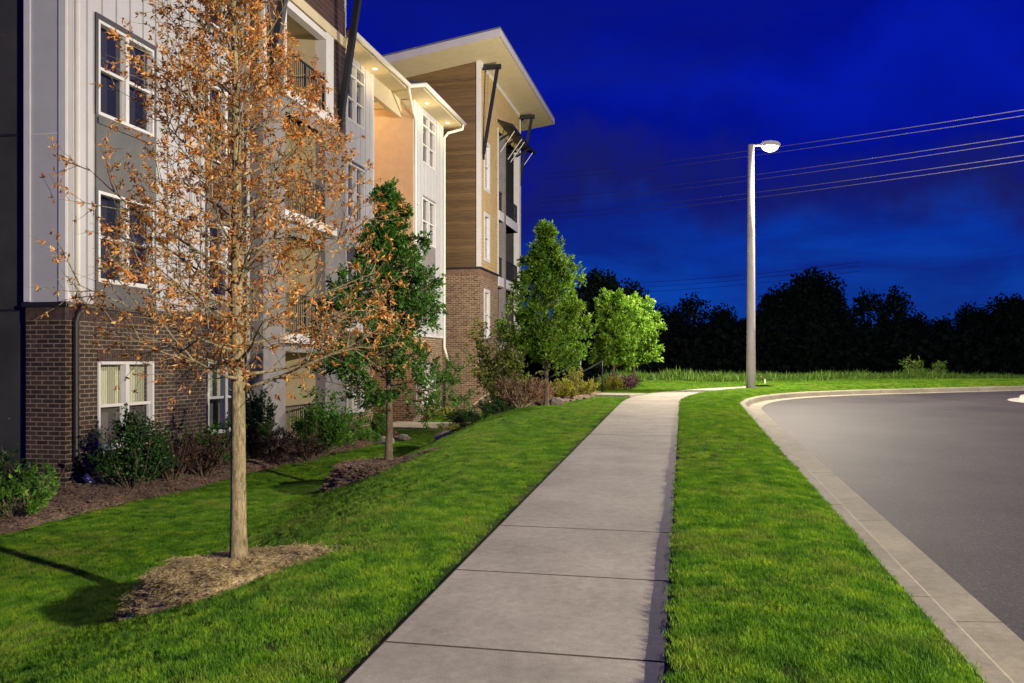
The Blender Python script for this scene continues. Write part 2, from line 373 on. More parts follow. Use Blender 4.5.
# sidewalk : top, joint grooves, side faces
mb = MB()
ts = [(t_of_z(max(-12, z)), 1) for z in joints if z > -11.5]
TE = 10.6
for t in (7.0, 8.1, 9.3): ts.append((t, 1))
rows = []
last = 0.0
for tj, _ in ts + [(TE, 0)]:
    sub = max(2, int((tj - last) / .07))
    for k in range(sub + 1):
        tt = lerp(last, tj, k / sub)
        e = (.0018 if tj <= 6 else .003)
        tt = min(max(tt, last + (e if k == 0 and last else 0)), tj - (e if k == sub and _ else 0))
        rows.append((tt, 0))
    if _: rows.append((tj - .0016, -.03)); rows.append((tj + .0016, -.03))
    last = tj
prev = None
for tt, dz in rows:
    a = pt(Lc, tt); b = pt(Rc, tt)
    A3 = Vector(a); B3 = Vector(b)
    r = []
    r.append((A3.x, A3.y, A3.z - .14)); r.append((A3.x, A3.y, A3.z - .012 + dz))
    q = A3.lerp(B3, .012); r.append((q.x, q.y, q.z + dz))
    for f in (.25, .5, .75):
        q = A3.lerp(B3, f); r.append((q.x, q.y, q.z + dz))
    q = A3.lerp(B3, .988); r.append((q.x, q.y, q.z + dz))
    r.append((B3.x, B3.y, B3.z - .012 + dz)); r.append((B3.x, B3.y, B3.z - .14))
    o = len(mb.v); mb.v += r
    if prev is not None:
        for k in range(8): mb.f.append((prev + k, prev + k + 1, o + k + 1, o + k)); mb.m.append(1 if (dz < 0 or pdz < 0) else 0)
    prev = o; pdz = dz
M['joint'] = simple('joint_dirt', (.07, .058, .045), .95, .3, 30)
mb.build('sidewalk', [M['concrete'], M['joint']], kind='structure')

# curb and gutter
def sweep(P, prof, t0, t1, n, name, m, sign=-1):
    mb = MB(); prev = None
    for i in range(n + 1):
        tt = lerp(t0, t1, i / n); o = len(mb.v)
        for off, z in prof: mb.v.append(pt(P, tt, sign * off, z))
        if prev is not None:
            for k in range(len(prof) - 1): mb.f.append((prev + k, prev + k + 1, o + k + 1, o + k)); mb.m.append(0)
        prev = o
    return mb
prof = [(0, -.15), (0, .0), (.012, .012), (.13, .014), (.15, .006), (.165, -.02), (.19, -.12), (.205, -.133), (.54, -.118), (.54, -.2)]
mb = MB(); prev = None
tt = 0.0; cj = 0
while tt < NT:
    e = .0012
    nx = tt + .5
    nx = min(nx, NT)
    for t_, dz in ((tt + e, 0), *[(lerp(tt, nx, q_ / 5), 0) for q_ in (1, 2, 3, 4)], (nx - e, 0), (nx - e * .6, -.012), (nx + e * .6, -.012)):
        o = len(mb.v)
        for off, z in prof: mb.v.append(pt(Kc, min(t_, NT), -off, z + dz))
        if prev is not None:
            for k in range(len(prof) - 1): mb.f.append((prev + k, prev + k + 1, o + k + 1, o + k)); mb.m.append(1 if (dz < 0 or pdz < 0) else 0)
        prev = o; pdz = dz
    tt = nx
M['joint2'] = simple('kerb_joint', (.12, .1, .08), .95, .3, 30)
mb.build('kerb', [M['curb'], M['joint2']], kind='structure')

# road sheet (planar)
mb = MB()
pts = []
n = 160
for i in range(n + 1):
    p = pt(Kc, NT * i / n, -.52, -.122); pts.append(p)
for xc, zc in ((120, 60), (120, -14)):
    x, y = W2(xc, zc); pts.append((x, y, g_of(zc) - .122))
cen = W2(30, 10); mb.v = pts + [(cen[0], cen[1], g_of(10) - .122)]
for i in range(len(pts)): mb.f.append((i, len(pts), (i + 1) % len(pts))); mb.m.append(0)
mb.build('road', M['asphalt'], kind='structure')

# verge strip between walk and kerb
FS = [0, .004, .045, .08, .15, .25, .37, .5, .62, .74, .84, .92, .97, 1]
def strip_mesh(nT, nW, t0, t1, lift=.0, PA_=None, PB_=None):
    PA_ = PA_ or Rc; PB_ = PB_ or Kc
    mb = MB()
    for i in range(nT + 1):
        tt = lerp(t0, t1, i / nT); a = Vector(pt(PA_, tt)); b = Vector(pt(PB_, tt))
        for k in range(nW + 1):
            f = FS[k]; q = a.lerp(b, f)
            z = q.z + (.0 if k in (0, nW) else .05 if k < nW - 2 else .016) + .03 * math.sin(math.pi * f)
            z += .012 * mn.noise(Vector((q.x * 2, q.y * 2, 5)))
            mb.v.append((q.x, q.y, z))
    for i in range(nT):
        for k in range(nW):
            a = i * (nW + 1) + k; mb.f.append((a, a + 1, a + nW + 2, a + nW + 1)); mb.m.append(0)
    return mb
stripm = strip_mesh(260, 13, 0, NT); stripm.build('verge', M['soil'], kind='structure', smooth=True)
strip2 = strip_mesh(60, 13, TE, NT, 0, Lc, Rc); strip2.build('verge', M['soil'], kind='structure', smooth=True)

# ground fan left of the walk and beyond it
offs = [-.05, .0, .06, .14, .25, .4, .6, .85, 1.1, 1.4, 1.7, 2.0, 2.35, 2.7, 3.1, 3.5, 3.9, 4.3, 4.7, 5.1, 5.5, 5.9, 6.3, 6.7, 7.1, 7.6, 8.2, 9, 10, 12, 15, 19, 25, 33, 45, 60, 85, 120, 180, 300]
tl = [0]
for a, b, s in ((0, 2, 12), (2, 5, 80), (5, 12, 110), (12, NT, 24)):
    tl += [lerp(a, b, (i + 1) / s) for i in range(s)]
mb = MB()
for tt in tl:
    for of in offs:
        x, y, _ = pt(Lc, tt, of)
        z = H(x, y) - (.012 if of > 0 else .03)
        mb.v.append((x, y, z))
no = len(offs)
for i in range(len(tl) - 1):
    for k in range(no - 1):
        a = i * no + k; mb.f.append((a, a + no, a + no + 1, a + 1)); mb.m.append(0)
groundm = mb
mb.build('ground', M['soil'], kind='structure', smooth=True)
# land behind and beyond the road, under everything
mb = MB(); mb.quad((-600, -600, -3), (600, -600, -3), (600, 900, -3), (-600, 900, -3))
mb.build('far_ground', M['soil'], kind='structure')

# ------------------------------------------------------------------ scatter with geometry nodes
def tuft(name, n, rad, hmin, hmax, w, m, lean=.5, seg=2):
    mb = MB()
    for i in range(n):
        r = rad * math.sqrt(random.random()); a = random.random() * 6.283
        x, y = r * math.cos(a), r * math.sin(a); h = random.uniform(hmin, hmax)
        d = random.random() * 6.283; l = random.random() * lean * h
        dx, dy = math.cos(d), math.sin(d); px, py = -dy * w / 2, dx * w / 2
        o = len(mb.v)
        for k in range(seg):
            f = k / seg; ww = 1 - f * .5
            cx, cy, cz = x + dx * l * f * f, y + dy * l * f * f, h * f - .005
            mb.v += [(cx - px * ww, cy - py * ww, cz), (cx + px * ww, cy + py * ww, cz)]
        mb.v.append((x + dx * l, y + dy * l, h))
        for k in range(seg - 1):
            b = o + 2 * k; mb.f.append((b, b + 1, b + 3, b + 2)); mb.m.append(0)
        b = o + 2 * (seg - 1); mb.f.append((b, b + 1, b + 2)); mb.m.append(0)
    me = bpy.data.meshes.new(name); me.from_pydata(mb.v, [], mb.f); me.materials.append(m)
    return bpy.data.objects.new(name, me)
def sticks(name, n, rad, lmin, lmax, w, m, hz=.03):
    mb = MB()
    for i in range(n):
        r = rad * math.sqrt(random.random()); a = random.random() * 6.283
        c = Vector((r * math.cos(a), r * math.sin(a), random.random() * hz)); d = Vector((random.uniform(-1, 1), random.uniform(-1, 1), random.uniform(-.25, .35))).normalized()
        l = random.uniform(lmin, lmax) / 2
        mb.bar(c - d * l, c + d * l, w * random.uniform(.6, 1.4), w * .4)
    me = bpy.data.meshes.new(name); me.from_pydata(mb.v, [], mb.f); me.materials.append(m)
    return bpy.data.objects.new(name, me)
def scatter(name, mb, densf, inst, label, cat, smin=.75, smax=1.25, seed=1, sizef=None):
    me = bpy.data.meshes.new(name); 
    keep = []
    dv = np.array([densf(p) for p in mb.v])
    for f in mb.f:
        if max(dv[list(f)]) > 0: keep.append(f)
    used = sorted({i for f in keep for i in f}); mp = {j: i for i, j in enumerate(used)}
    me.from_pydata([mb.v[i] for i in used], [], [tuple(mp[i] for i in f) for f in keep])
    at = me.attributes.new('dens', 'FLOAT', 'POINT'); at.data.foreach_set('value', [max(0, float(dv[i])) for i in used])
    at = me.attributes.new('siz', 'FLOAT', 'POINT'); at.data.foreach_set('value', [1.0 if sizef is None else float(sizef(mb.v[i])) for i in used])
    o = bpy.data.objects.new(name, me); COL.objects.link(o)
    ng = bpy.data.node_groups.new(name + '_nodes', 'GeometryNodeTree')
    ng.interface.new_socket('Geometry', in_out='INPUT', socket_type='NodeSocketGeometry')
    ng.interface.new_socket('Geometry', in_out='OUTPUT', socket_type='NodeSocketGeometry')
    N = ng.nodes; L = ng.links
    gi = N.new('NodeGroupInput'); go = N.new('NodeGroupOutput')
    na = N.new('GeometryNodeInputNamedAttribute'); na.data_type = 'FLOAT'; na.inputs['Name'].default_value = 'dens'
    ns = N.new('GeometryNodeInputNamedAttribute'); ns.data_type = 'FLOAT'; ns.inputs['Name'].default_value = 'siz'
    dp = N.new('GeometryNodeDistributePointsOnFaces'); dp.inputs['Seed'].default_value = seed
    L.new(gi.outputs[0], dp.inputs['Mesh']); L.new(na.outputs[0], dp.inputs['Density'])
    oi = N.new('GeometryNodeObjectInfo'); oi.inputs[0].default_value = inst
    rv = N.new('FunctionNodeRandomValue'); rv.data_type = 'FLOAT_VECTOR'
    rv.inputs[0].default_value = (-.12, -.12, 0); rv.inputs[1].default_value = (.12, .12, 6.283)
    rs = N.new('FunctionNodeRandomValue'); rs.data_type = 'FLOAT'; rs.inputs[2].default_value = smin; rs.inputs[3].default_value = smax; rs.inputs['Seed'].default_value = 5
    mu = N.new('ShaderNodeMath'); mu.operation = 'MULTIPLY'; L.new(rs.outputs[1], mu.inputs[0]); L.new(ns.outputs[0], mu.inputs[1])
    ip = N.new('GeometryNodeInstanceOnPoints')
    L.new(dp.outputs['Points'], ip.inputs['Points']); L.new(oi.outputs['Geometry'], ip.inputs['Instance'])
    L.new(rv.outputs[0], ip.inputs['Rotation']); L.new(mu.outputs[0], ip.inputs['Scale'])
    L.new(ip.outputs[0], go.inputs[0])
    md = o.modifiers.new('scatter', 'NODES'); md.node_group = ng
    tag(o, label, cat, kind='stuff'); return o

# beds (polygons in world x, y)
BED_B = [(-10.72, 5), (-8.55, 5), (-8.7, 9), (-8.6, 13), (-8.65, 17), (-8.5, 20), (-8.4, 22.5), (-8.75, 24.5), (-9.4, 26.2), (-10.72, 26.6)]
BED_C = [(-5.7, 19.2), (-4.7, 20.0), (-3.6, 21.6), (-3.1, 23.2), (-2.75, 25), (-2.7, 26.2), (-4.2, 27.6), (-6.5, 27.4), (-7.2, 24), (-6.9, 20.8)]
def inside(poly, x, y):
    c = False; j = len(poly) - 1
    for i in range(len(poly)):
        xi, yi = poly[i]; xj, yj = poly[j]
        if (yi > y) != (yj > y) and x < (xj - xi) * (y - yi) / (yj - yi) + xi: c = not c
        j = i
    return c
def edge_dist(poly, x, y):
    d = 1e9
    for i in range(len(poly)):
        ax, ay = poly[i]; bx, by = poly[(i + 1) % len(poly)]
        l = (bx - ax) ** 2 + (by - ay) ** 2; t = max(0, min(1, ((x - ax) * (bx - ax) + (y - ay) * (by - ay)) / l))
        d = min(d, math.hypot(x - ax - t * (bx - ax), y - ay - t * (by - ay)))
    return d
T1 = W2(-2.25, 7.17); T2 = W2(-1.99, 14.0); T3 = W2(.84, 21.3)
def ell(x, y, c, rx, ry, wob=.12):
    dx, dy = C2(x - c[0], y - c[1]); an = math.atan2(dy, dx)
    r = math.hypot(dx / rx, dy / ry)
    return r / (1 + wob * math.sin(3 * an + 1) + wob * .6 * math.sin(5 * an + 2.3))
E1 = (W2(-2.24, 7.0), .88, .72); E2 = (W2(-2.1, 13.9), .95, .8)
def bed_mask(x, y, m=0):
    if inside(BED_B, x, y) or inside(BED_C, x, y): return True
    if ell(x, y, *E1) < .94 + m or ell(x, y, *E2) < .94 + m: return True
    if -10.6 < x < -6.6 and 27.2 < y < 30.2: return True
    return False

def bed_mesh(poly, step, lift=.035):
    mb = MB(); xs = [p[0] for p in poly]; ys = [p[1] for p in poly]
    nx = int((max(xs) - min(xs)) / step) + 1; ny = int((max(ys) - min(ys)) / step) + 1
    idx = {}
    for i in range(nx + 1):
        for j in range(ny + 1):
            x = min(xs) + i * step; y = min(ys) + j * step
            if inside(poly, x, y):
                d = min(1, edge_dist(poly, x, y) / .25)
                z = H(x, y) + lift * d - .025 + .05 * d + .022 * mn.noise(Vector((x * 7, y * 7, 1))) + .012 * mn.noise(Vector((x * 25, y * 25, 1)))
                idx[i, j] = len(mb.v); mb.v.append((x, y, z))
    for (i, j) in list(idx):
        if all(k in idx for k in ((i + 1, j), (i, j + 1), (i + 1, j + 1))):
            mb.f.append((idx[i, j], idx[i + 1, j], idx[i + 1, j + 1], idx[i, j + 1])); mb.m.append(0)
    return mb
def mound_mesh(E, lift, flat=.6):
    c, rx, ry = E; mb = MB(); N = 48; R = 22
    zc0 = H(*c)
    for k in range(R + 1):
        f = k / R * 1.08
        for a in range(N):
            an = a / N * 6.2832
            wob = 1 + .12 * math.sin(3 * an + 1) + .072 * math.sin(5 * an + 2.3)
            dx, dy = math.cos(an) * rx * f * wob, math.sin(an) * ry * f * wob
            wx, wy = W2(dx, dy); x, y = c[0] + wx, c[1] + wy
            h = H(x, y); top = lerp(h, zc0, flat) + lift
            s = 1 - sstep((f - .72) / .33)
            z = lerp(h - .05, max(top, h - .02), s) + .02 * mn.noise(Vector((x * 9, y * 9, 2))) + .01 * mn.noise(Vector((x * 30, y * 30, 2)))
            mb.v.append((x, y, z))
    for k in range(R):
        for a in range(N):
            b = k * N + a; c2 = k * N + (a + 1) % N
            mb.f.append((b, b + N, c2 + N, c2)); mb.m.append(0)
    return mb
bedB = bed_mesh(BED_B, .1); bedC = bed_mesh(BED_C, .12)
o = bedB.build('mulch_bed', M['mulch'], kind='stuff', smooth=True); tag(o, 'brown wood mulch bed along the foot of the building', 'mulch')
o = bedC.build('mulch_bed', M['mulch'], kind='stuff', smooth=True); tag(o, 'brown mulch bed on the bank under the shrubs beside the steps', 'mulch')
m1 = mound_mesh(E1, .13, .7); m2 = mound_mesh(E2, .12, .8)
o = m1.build('mulch_mound', M['straw'], kind='stuff', smooth=True); tag(o, 'straw and mulch mound round the foot of the nearest tree', 'mulch')
o = m2.build('mulch_mound', M['mulch'], kind='stuff', smooth=True); tag(o, 'dark mulch mound round the foot of the green tree', 'mulch')

def view_ok(x, y, zc0=2.5, wide=.66):
    xc, zc = C2(x, y)
    return zc > zc0 and abs(xc) < zc * wide + 1.0
def lawn_d(p):
    x, y = p[0], p[1]; xc, zc = C2(x, y)
    if not view_ok(x, y) or zc > 45: return 0
    if zc < 20 and walk_x(y) - x < .07: return 0
    if bed_mask(x, y) or (x < -8.6 and y < 27) or x < -12: return 0
    return 620 if zc < 9 else (330 if zc < 16 else 150)
def far_size(p):
    xc, zc = C2(p[0], p[1]); return 1.0 if zc < 9 else 1.0 + min(.35, (zc - 9) * .02)
edge_set = set()
for i_ in range(261):
    for k_ in (0, 1): 
        v_ = stripm.v[i_ * 14 + k_]; edge_set.add((round(v_[0], 4), round(v_[1], 4)))
def strip_edge(p): return (round(p[0], 4), round(p[1], 4)) in edge_set
tA = tuft('short_tuft', 60, .05, .01, .027, .0028, M['blade'], 1.2, 2)
scatter('lawn_grass', groundm, lawn_d, tA, 'mown green grass on the sloping lawn by the building', 'grass', sizef=far_size)
scatter('lawn_grass', stripm, lambda p: 0 if strip_edge(p) else (680 if C2(p[0], p[1])[1] < 11 else 260) if view_ok(p[0], p[1]) and C2(p[0], p[1])[1] < 34 else 0, tA, 'bright green grass strip between the footpath and the kerb', 'grass', seed=3, sizef=far_size)
scatter('lawn_grass', strip2, lambda p: 160 if C2(p[0], p[1])[1] < 37 else 0, tA, 'mown grass behind the far kerb right of the lamp', 'grass', seed=9, sizef=lambda p: 1.3)
tB = tuft('tall_tuft', 46, .24, .08, .3, .024, M['weed'], .9, 3)
def weed_d(p):
    x, y = p[0], p[1]; xc, zc = C2(x, y)
    if zc < 27 or zc > 70 or abs(xc) > zc * .65: return 0
    if x < -6 or (zc < 60 and xc < 1.8): return 0
    e = zc - (29.5 + .35 * (xc - 7)) if xc > 7 else zc - 31
    if e < 3.2: return 0
    return 9 if zc < 45 else 2
scatter('meadow_weeds', groundm, weed_d, tB, 'unmown weedy grass beyond the far kerb', 'grass', .5, 1.3, sizef=lambda p: .95 + 1.0 * max(0, mn.noise(Vector((p[0] * .5, p[1] * .5, 9)))))
s1 = sticks('straw_bits', 34, .09, .03, .14, .0042, M['straw'])
s2 = sticks('mulch_bits', 22, .1, .03, .09, .016, M['mulch'])
scatter('straw_litter', m1, lambda p: 120, s1, 'dry straw scattered over the mound under the nearest tree', 'straw', sizef=lambda p: .8)
scatter('mulch_chips', bedB, lambda p: 60 if view_ok(p[0], p[1]) else 0, s2, 'loose bark chips on the bed by the building', 'mulch')
scatter('mulch_chips', m2, lambda p: 70, s2, 'loose bark chips on the mound under the green tree', 'mulch')
s3 = sticks('dry_leaf_bits', 3, .25, .03, .06, .03, M['rust'], .06)

# ------------------------------------------------------------------ trees
def leaf_faces(mb, p, d, up, L, w):
    d = d.normalized(); s = d.cross(up)
    s = s.normalized() if s.length > 1e-4 else d.orthogonal().normalized()
    n = s.cross(d)
    tip = p + d * L; mid = p + d * (L * .5) + n * (-.06 * L)
    a = p + d * (L * .42) + s * (w / 2) + n * (.1 * L); b = p + d * (L * .42) - s * (w / 2) + n * (.1 * L)
    o = len(mb.v); mb.v += [tuple(p), tuple(a), tuple(tip), tuple(b)]
    mb.f += [(o, o + 1, o + 2), (o, o + 2, o + 3)]; mb.m += [0, 0]
def rv(): 
    return Vector((random.gauss(0, 1), random.gauss(0, 1), random.gauss(0, 1))).normalized()
def grow(p, d, L, n, jit, bend):
    pts = [p.copy()]; d = d.normalized()
    for i in range(n):
        d = (d + rv() * jit + Vector((0, 0, bend))).normalized(); p = p + d * (L / n); pts.append(p.copy())
    return pts
def along(pts, u):
    k = u * (len(pts) - 1); i = min(int(k), len(pts) - 2); f = k - i
    return pts[i].lerp(pts[i + 1], f), (pts[i + 1] - pts[i]).normalized()
def tree(name, label, base, h, r0, cs, prof, nprim, bark, leafm, lw=(.07, .035), cl=(3, .05), sec=(5, 8), ter=(3, 5), seed=1,
         el=(15, 60), group=None, twigm=None, leafdir=None, lean=(0, 0), bend=.05, cat='tree', skip=0.0, rk=.014, vary=(.78, 1.12), tert_leaf=5, uptop=.97):
    random.seed(seed)
    root = empty(name, base, label, cat, group)
    tb = MB(); lb = MB()
    lead = []; N = 16
    for i in range(N + 1):
        f = i / N
        lead.append(Vector((lean[0] * f + .035 * h * .3 * mn.noise(Vector((f * 3, seed, 0))), lean[1] * f + .035 * h * .3 * mn.noise(Vector((f * 3, seed, 9))), f * h - (.05 if i == 0 else 0))))
    rr = [r0 * (1.25 if i == 0 else 1) * max(.04, (1 - i / N) ** .85) for i in range(N + 1)]
    z_ = lead[1] - lead[0]
    fl = [lead[0], lead[0] + z_ * .12, lead[0] + z_ * .3, lead[0] + z_ * .6]
    tb.tube(fl + lead[1:], [r0 * 1.75, r0 * 1.4, r0 * 1.12, r0 * 1.02] + rr[1:], 14)
    def leaves_on(pts, n, u0=.25):
        for _ in range(n):
            if random.random() < skip: continue
            q, d = along(pts, random.uniform(u0, 1))
            for k in range(random.randint(max(1, cl[0] - 1), cl[0] + 1)):
                dd = (d * .6 + rv() * .9 + Vector((0, 0, leafdir or 0)))
                leaf_faces(lb, q + rv() * cl[1], dd, rv(), lw[0] * random.uniform(.65, 1.25), lw[1] * random.uniform(.7, 1.2))
    for i in range(nprim):
        t = cs + (uptop - cs) * ((i + random.random() * .6) / nprim)
        u = (t - cs) / (1 - cs)
        q, _ = along(lead, t)
        az = i * 2.39996 + random.uniform(-.4, .4)
        ang = math.radians(lerp(el[0], el[1], u) + random.uniform(-9, 9))
        d = Vector((math.cos(az) * math.cos(ang), math.sin(az) * math.cos(ang), math.sin(ang)))
        L = prof(u) * random.uniform(*vary)
        if L < .08: continue
        rad = max(.005, min(r0 * .42, rk * L + .004) * (1 - .4 * u))
        pts = grow(q, d, L, 7, .09, bend)
        tb.tube(pts, [rad * (1 - .85 * k / 7) for k in range(8)], 6)
        ns = max(2, int(random.randint(*sec) * min(1.3, .5 + L / 1.5)))
        for j in range(ns):
            uu = lerp(.14, .98, (j + random.random()) / ns)
            p2, d2 = along(pts, uu)
            side = d2.cross(rv()).normalized()
            dd = d2 * .75 + side * .8 + Vector((0, 0, .15))
            L2 = (L * .42 * (1.15 - uu * .6) + .08) * random.uniform(.7, 1.2)
            p2s = grow(p2, dd, L2, 5, .12, bend)
            tb.tube(p2s, [rad * .42 * (1 - .8 * k / 5) for k in range(6)], 4, cap=False)
            nt3 = random.randint(*ter)
            for k in range(nt3):
                p3, d3 = along(p2s, random.uniform(.15, 1))
                dd = d3 * .7 + d3.cross(rv()).normalized() * .8
                p3s = grow(p3, dd, L2 * random.uniform(.3, .6) + .05, 3, .15, bend)
                tb.tube(p3s, [rad * .2, rad * .17, rad * .12, rad * .07], 3, cap=False)
                leaves_on(p3s, tert_leaf)
            leaves_on(p2s, 3, .4)
    # trunk and crown
    tr = tb.build('trunk', bark, root, smooth=True)
    cr = lb.build('crown', leafm, root)
    return root
def on(xy, dz=0): return (xy[0], xy[1], H(*xy) + dz)

def prof1(u): return 1.52 * (1 - u) ** .95 + .08
tree('oak_tree', 'young oak with dry orange brown leaves and a pale trunk nearest the camera', on(T1, .06), 6.15, .069, .235, prof1, 96,
     M['bark'], M['rust'], lw=(.045, .018), cl=(5, .015), sec=(6, 9), ter=(3, 5), seed=11, el=(6, 68), bend=.04, leafdir=-.25, tert_leaf=3, lean=(-.05, 0), rk=.0088, skip=.36, vary=(.62, 1.16))
def prof2(u): return 1.36 * (1 - u) ** .88 * (.72 + .28 * min(1, u * 4)) + .05
tree('oak_tree', 'young dark green oak with a slim trunk standing on the dark mulch mound', on(T2, .08), 4.4, .062, .2, prof2, 52,
     M['barkd'], M['green'], lw=(.075, .036), cl=(5, .045), sec=(6, 8), ter=(3, 5), seed=5, el=(0, 62), bend=.05, tert_leaf=4, vary=(.6, 1.2), skip=.18)
tree('shade_tree', 'conical mid green tree on the planted bank beside the brick tower', on(T3, .0), 4.35, .06, .2, lambda u: 1.3 * (1 - u) ** .9 * (.7 + .3 * min(1, u * 4)) + .08, 60,
     M['barkd'], M['mid'], lw=(.11, .05), cl=(4, .06), sec=(6, 8), ter=(3, 4), seed=21, el=(5, 60), bend=.05, tert_leaf=4, skip=.2, vary=(.6, 1.2))
def prof4(u): return 1.35 * (math.sin(math.pi * min(1, .2 + u * .8)) ** .6)
T4 = W2(3.35, 28.5); T5 = W2(4.25, 30.3)
tree('shade_tree', 'bright lime green tree, left one of the two beyond the steps', on(T4), 2.95, .055, .24, lambda u: prof4(u) * .6, 44,
     M['barkd'], M['lime'], lw=(.13, .08), cl=(4, .05), sec=(4, 6), ter=(3, 4), seed=31, el=(8, 58), tert_leaf=4, skip=.25, vary=(.6, 1.25))
tree('shade_tree', 'bright lime green tree at the bend of the footpath, right one of the pair', on(T5), 2.75, .055, .24, lambda u: prof4(u) * .72, 44,
     M['barkd'], M['lime'], lw=(.14, .085), cl=(4, .05), sec=(4, 6), ter=(3, 4), seed=37, el=(8, 58), tert_leaf=4, skip=.25, vary=(.6, 1.25))

# ------------------------------------------------------------------ shrubs
def shrub(name, label, xy, w, d, h, leafm, n, lw, seed, group=None, kind='ball', stems=10, cat='shrub', z=None, gap=.35, stemm=None):
    random.seed(seed)
    root = empty(name, (xy[0], xy[1], H(*xy) if z is None else z), label, cat, group)
    sb = MB(); lb = MB()
    tips = []
    for i in range(stems):
        an = i * 2.4 + random.uniform(-.3, .3); f = math.sqrt((i + .5) / stems)
        if kind == 'ball': tgt = Vector((math.cos(an) * w / 2 * f * .9, math.sin(an) * d / 2 * f * .9, h * (.95 - .4 * f * f) * random.uniform(.8, 1.05)))
        elif kind == 'spike': tgt = Vector((math.cos(an) * w / 2 * f * 1.05, math.sin(an) * d / 2 * f * 1.05, h * random.uniform(.65, 1.1)))
        else: tgt = Vector((math.cos(an) * w / 2 * f, math.sin(an) * d / 2 * f, h * random.uniform(.3, 1.0)))
        p0 = Vector((math.cos(an) * .04, math.sin(an) * .04, -.02))
        mid = p0.lerp(tgt, .5) + Vector((math.cos(an) * w * .06, math.sin(an) * d * .06, -h * .02)) + rv() * .03
        pts = [p0, p0.lerp(mid, .5) + rv() * .015, mid, mid.lerp(tgt, .5) + rv() * .02, tgt]
        sb.tube(pts, [.012, .01, .008, .005, .003], 4, cap=False)
        for k in range(4 if kind != 'spike' else 3):
            a, dd = along(pts, random.uniform(.3, .9)); q = grow(a, dd + rv() * .9, h * random.uniform(.15, .35), 3, .15, .08)
            sb.tube(q, [.005, .004, .003, .002], 3, cap=False); tips.append(q)
        tips.append(pts)
    for i in range(n):
        tp = random.choice(tips); u = random.uniform(.25, 1) if len(tp) == 5 else random.random()
        q, dd = along(tp, u)
        j = {'ball': .085, 'spike': .035, 'wild': .05}[kind] * (w + h) / 1.6
        q = q + rv() * j * random.random()
        if q.z < .02: q.z = .02 + random.random() * .05
        if mn.noise(q * (3.2 / max(.5, w)) + Vector((seed, 0, 0))) < -gap: continue
        ld = dd * .5 + rv() * .9 + Vector((q.x * .5, q.y * .5, .2))
        leaf_faces(lb, q, ld, rv(), lw[0] * random.uniform(.7, 1.3), lw[1] * random.uniform(.7, 1.3))
    sb.build('stems', stemm or M['barkd'], root)
    lb.build('foliage', leafm, root)
    return root
def fz(px, y, z=LOW):           # world spot whose foot shows at picture column px, row y, standing at height z
    zc = F * (EYE - z) / (y - 362); return W2((px - 512) / F * zc, zc)
def fd(px, zc): return W2((px - 512) / F * zc, zc)
shrub('leafy_shrub', 'bright green leafy shrub at the left end of the mulch bed', fd(18, 11.9), 1.25, 1.0, .68, M['bright'], 2600, (.075, .035), 1, kind='spike', stems=26)
shrub('leafy_shrub', 'dark shrub in the shade behind the bright green shrub by the charcoal wall', fd(-5, 13.6), 1.3, .9, .95, M['holly'], 2200, (.07, .035), 2, kind='ball', stems=14)
shrub('holly_bush', 'tall dark green bush standing in front of the ground floor corner window', fd(133, 14.6), 1.55, 1.0, 1.42, M['holly'], 6500, (.065, .038), 3, kind='ball', stems=24, gap=.28)
for k, (px, zc, w, h, tx) in enumerate(((172, 15.6, .9, .85, 'dusky purple shrub just right of the dark corner bush'), (205, 16.3, 1.0, .8, 'dusky purple shrub between the corner bush and the nearest trunk'), (272, 18.6, 1.0, .75, 'dusky purple shrub just right of the nearest trunk'))):
    shrub('purple_shrub', tx, fd(px, zc), w, .8, h, M['purple'], 2600, (.06, .025), 10 + k, kind='spike', stems=22, group='purple shrubs along the building')
shrub('leafy_shrub', 'low green shrub under the second ground floor window, left of the nearest trunk', fd(212, 17.4), 1.3, .7, .95, M['green'], 2800, (.07, .035), 14, kind='spike', stems=18)
shrub('columnar_shrub', 'tall narrow dark evergreen shrub against the wall right of the nearest trunk', fd(256, 18.9), .85, .7, 1.75, M['holly'], 4200, (.08, .045), 15, kind='wild', stems=26)
shrub('holly_bush', 'large rounded green bush in front of the ground floor patio', fd(324, 20.4), 1.6, 1.2, 1.35, M['green'], 5200, (.085, .045), 16, kind='ball', stems=22, gap=.3)
shrub('purple_shrub', 'dark arching shrub in front of the large green bush by the patio', fd(310, 19.4), .9, .6, .75, M['purple'], 1400, (.06, .025), 17, kind='wild', stems=16)
shrub('low_shrub', 'small lime green shrub, left one of two beside the green oak', fd(343, 22.2), .9, .7, .45, M['bright'], 1500, (.07, .035), 18, stems=12, group='small lime shrubs by the green oak')
shrub('low_shrub', 'small lime green shrub, right one of two beside the green oak', fd(366, 23.4), .85, .7, .45, M['bright'], 1400, (.07, .035), 19, stems=12, group='small lime shrubs by the green oak')
shrub('leafy_shrub', 'small dark green shrub against the wall behind the green oak trunk', fd(378, 24.5), .8, .7, .8, M['green'], 1500, (.08, .04), 20, stems=12)
for k, px, zc, w in ((0, 430, 33.2, 1.0), (1, 447, 33.6, 1.1), (2, 463, 33.0, .9)):
    shrub('low_shrub', ['golden low shrub left end of the row at the tower foot', 'golden low shrub in the middle of the row at the tower foot', 'golden low shrub right end of the row at the tower foot'][k], fd(px, zc), w, .8, .42, M['olive'], 1300, (.09, .045), 25 + k, stems=12, group='golden shrubs at the tower foot')
shrub('juniper_shrub', 'spreading dark juniper on the bank edge below the brick tower', fd(470, 20.9), 1.35, 1.0, .6, M['holly'], 4200, (.06, .02), 30, stems=20)
shrub('juniper_shrub', 'second dark juniper beside the bare reddish shrub on the bank', fd(498, 21.2), 1.0, .9, .5, M['holly'], 2600, (.06, .02), 31, stems=16)
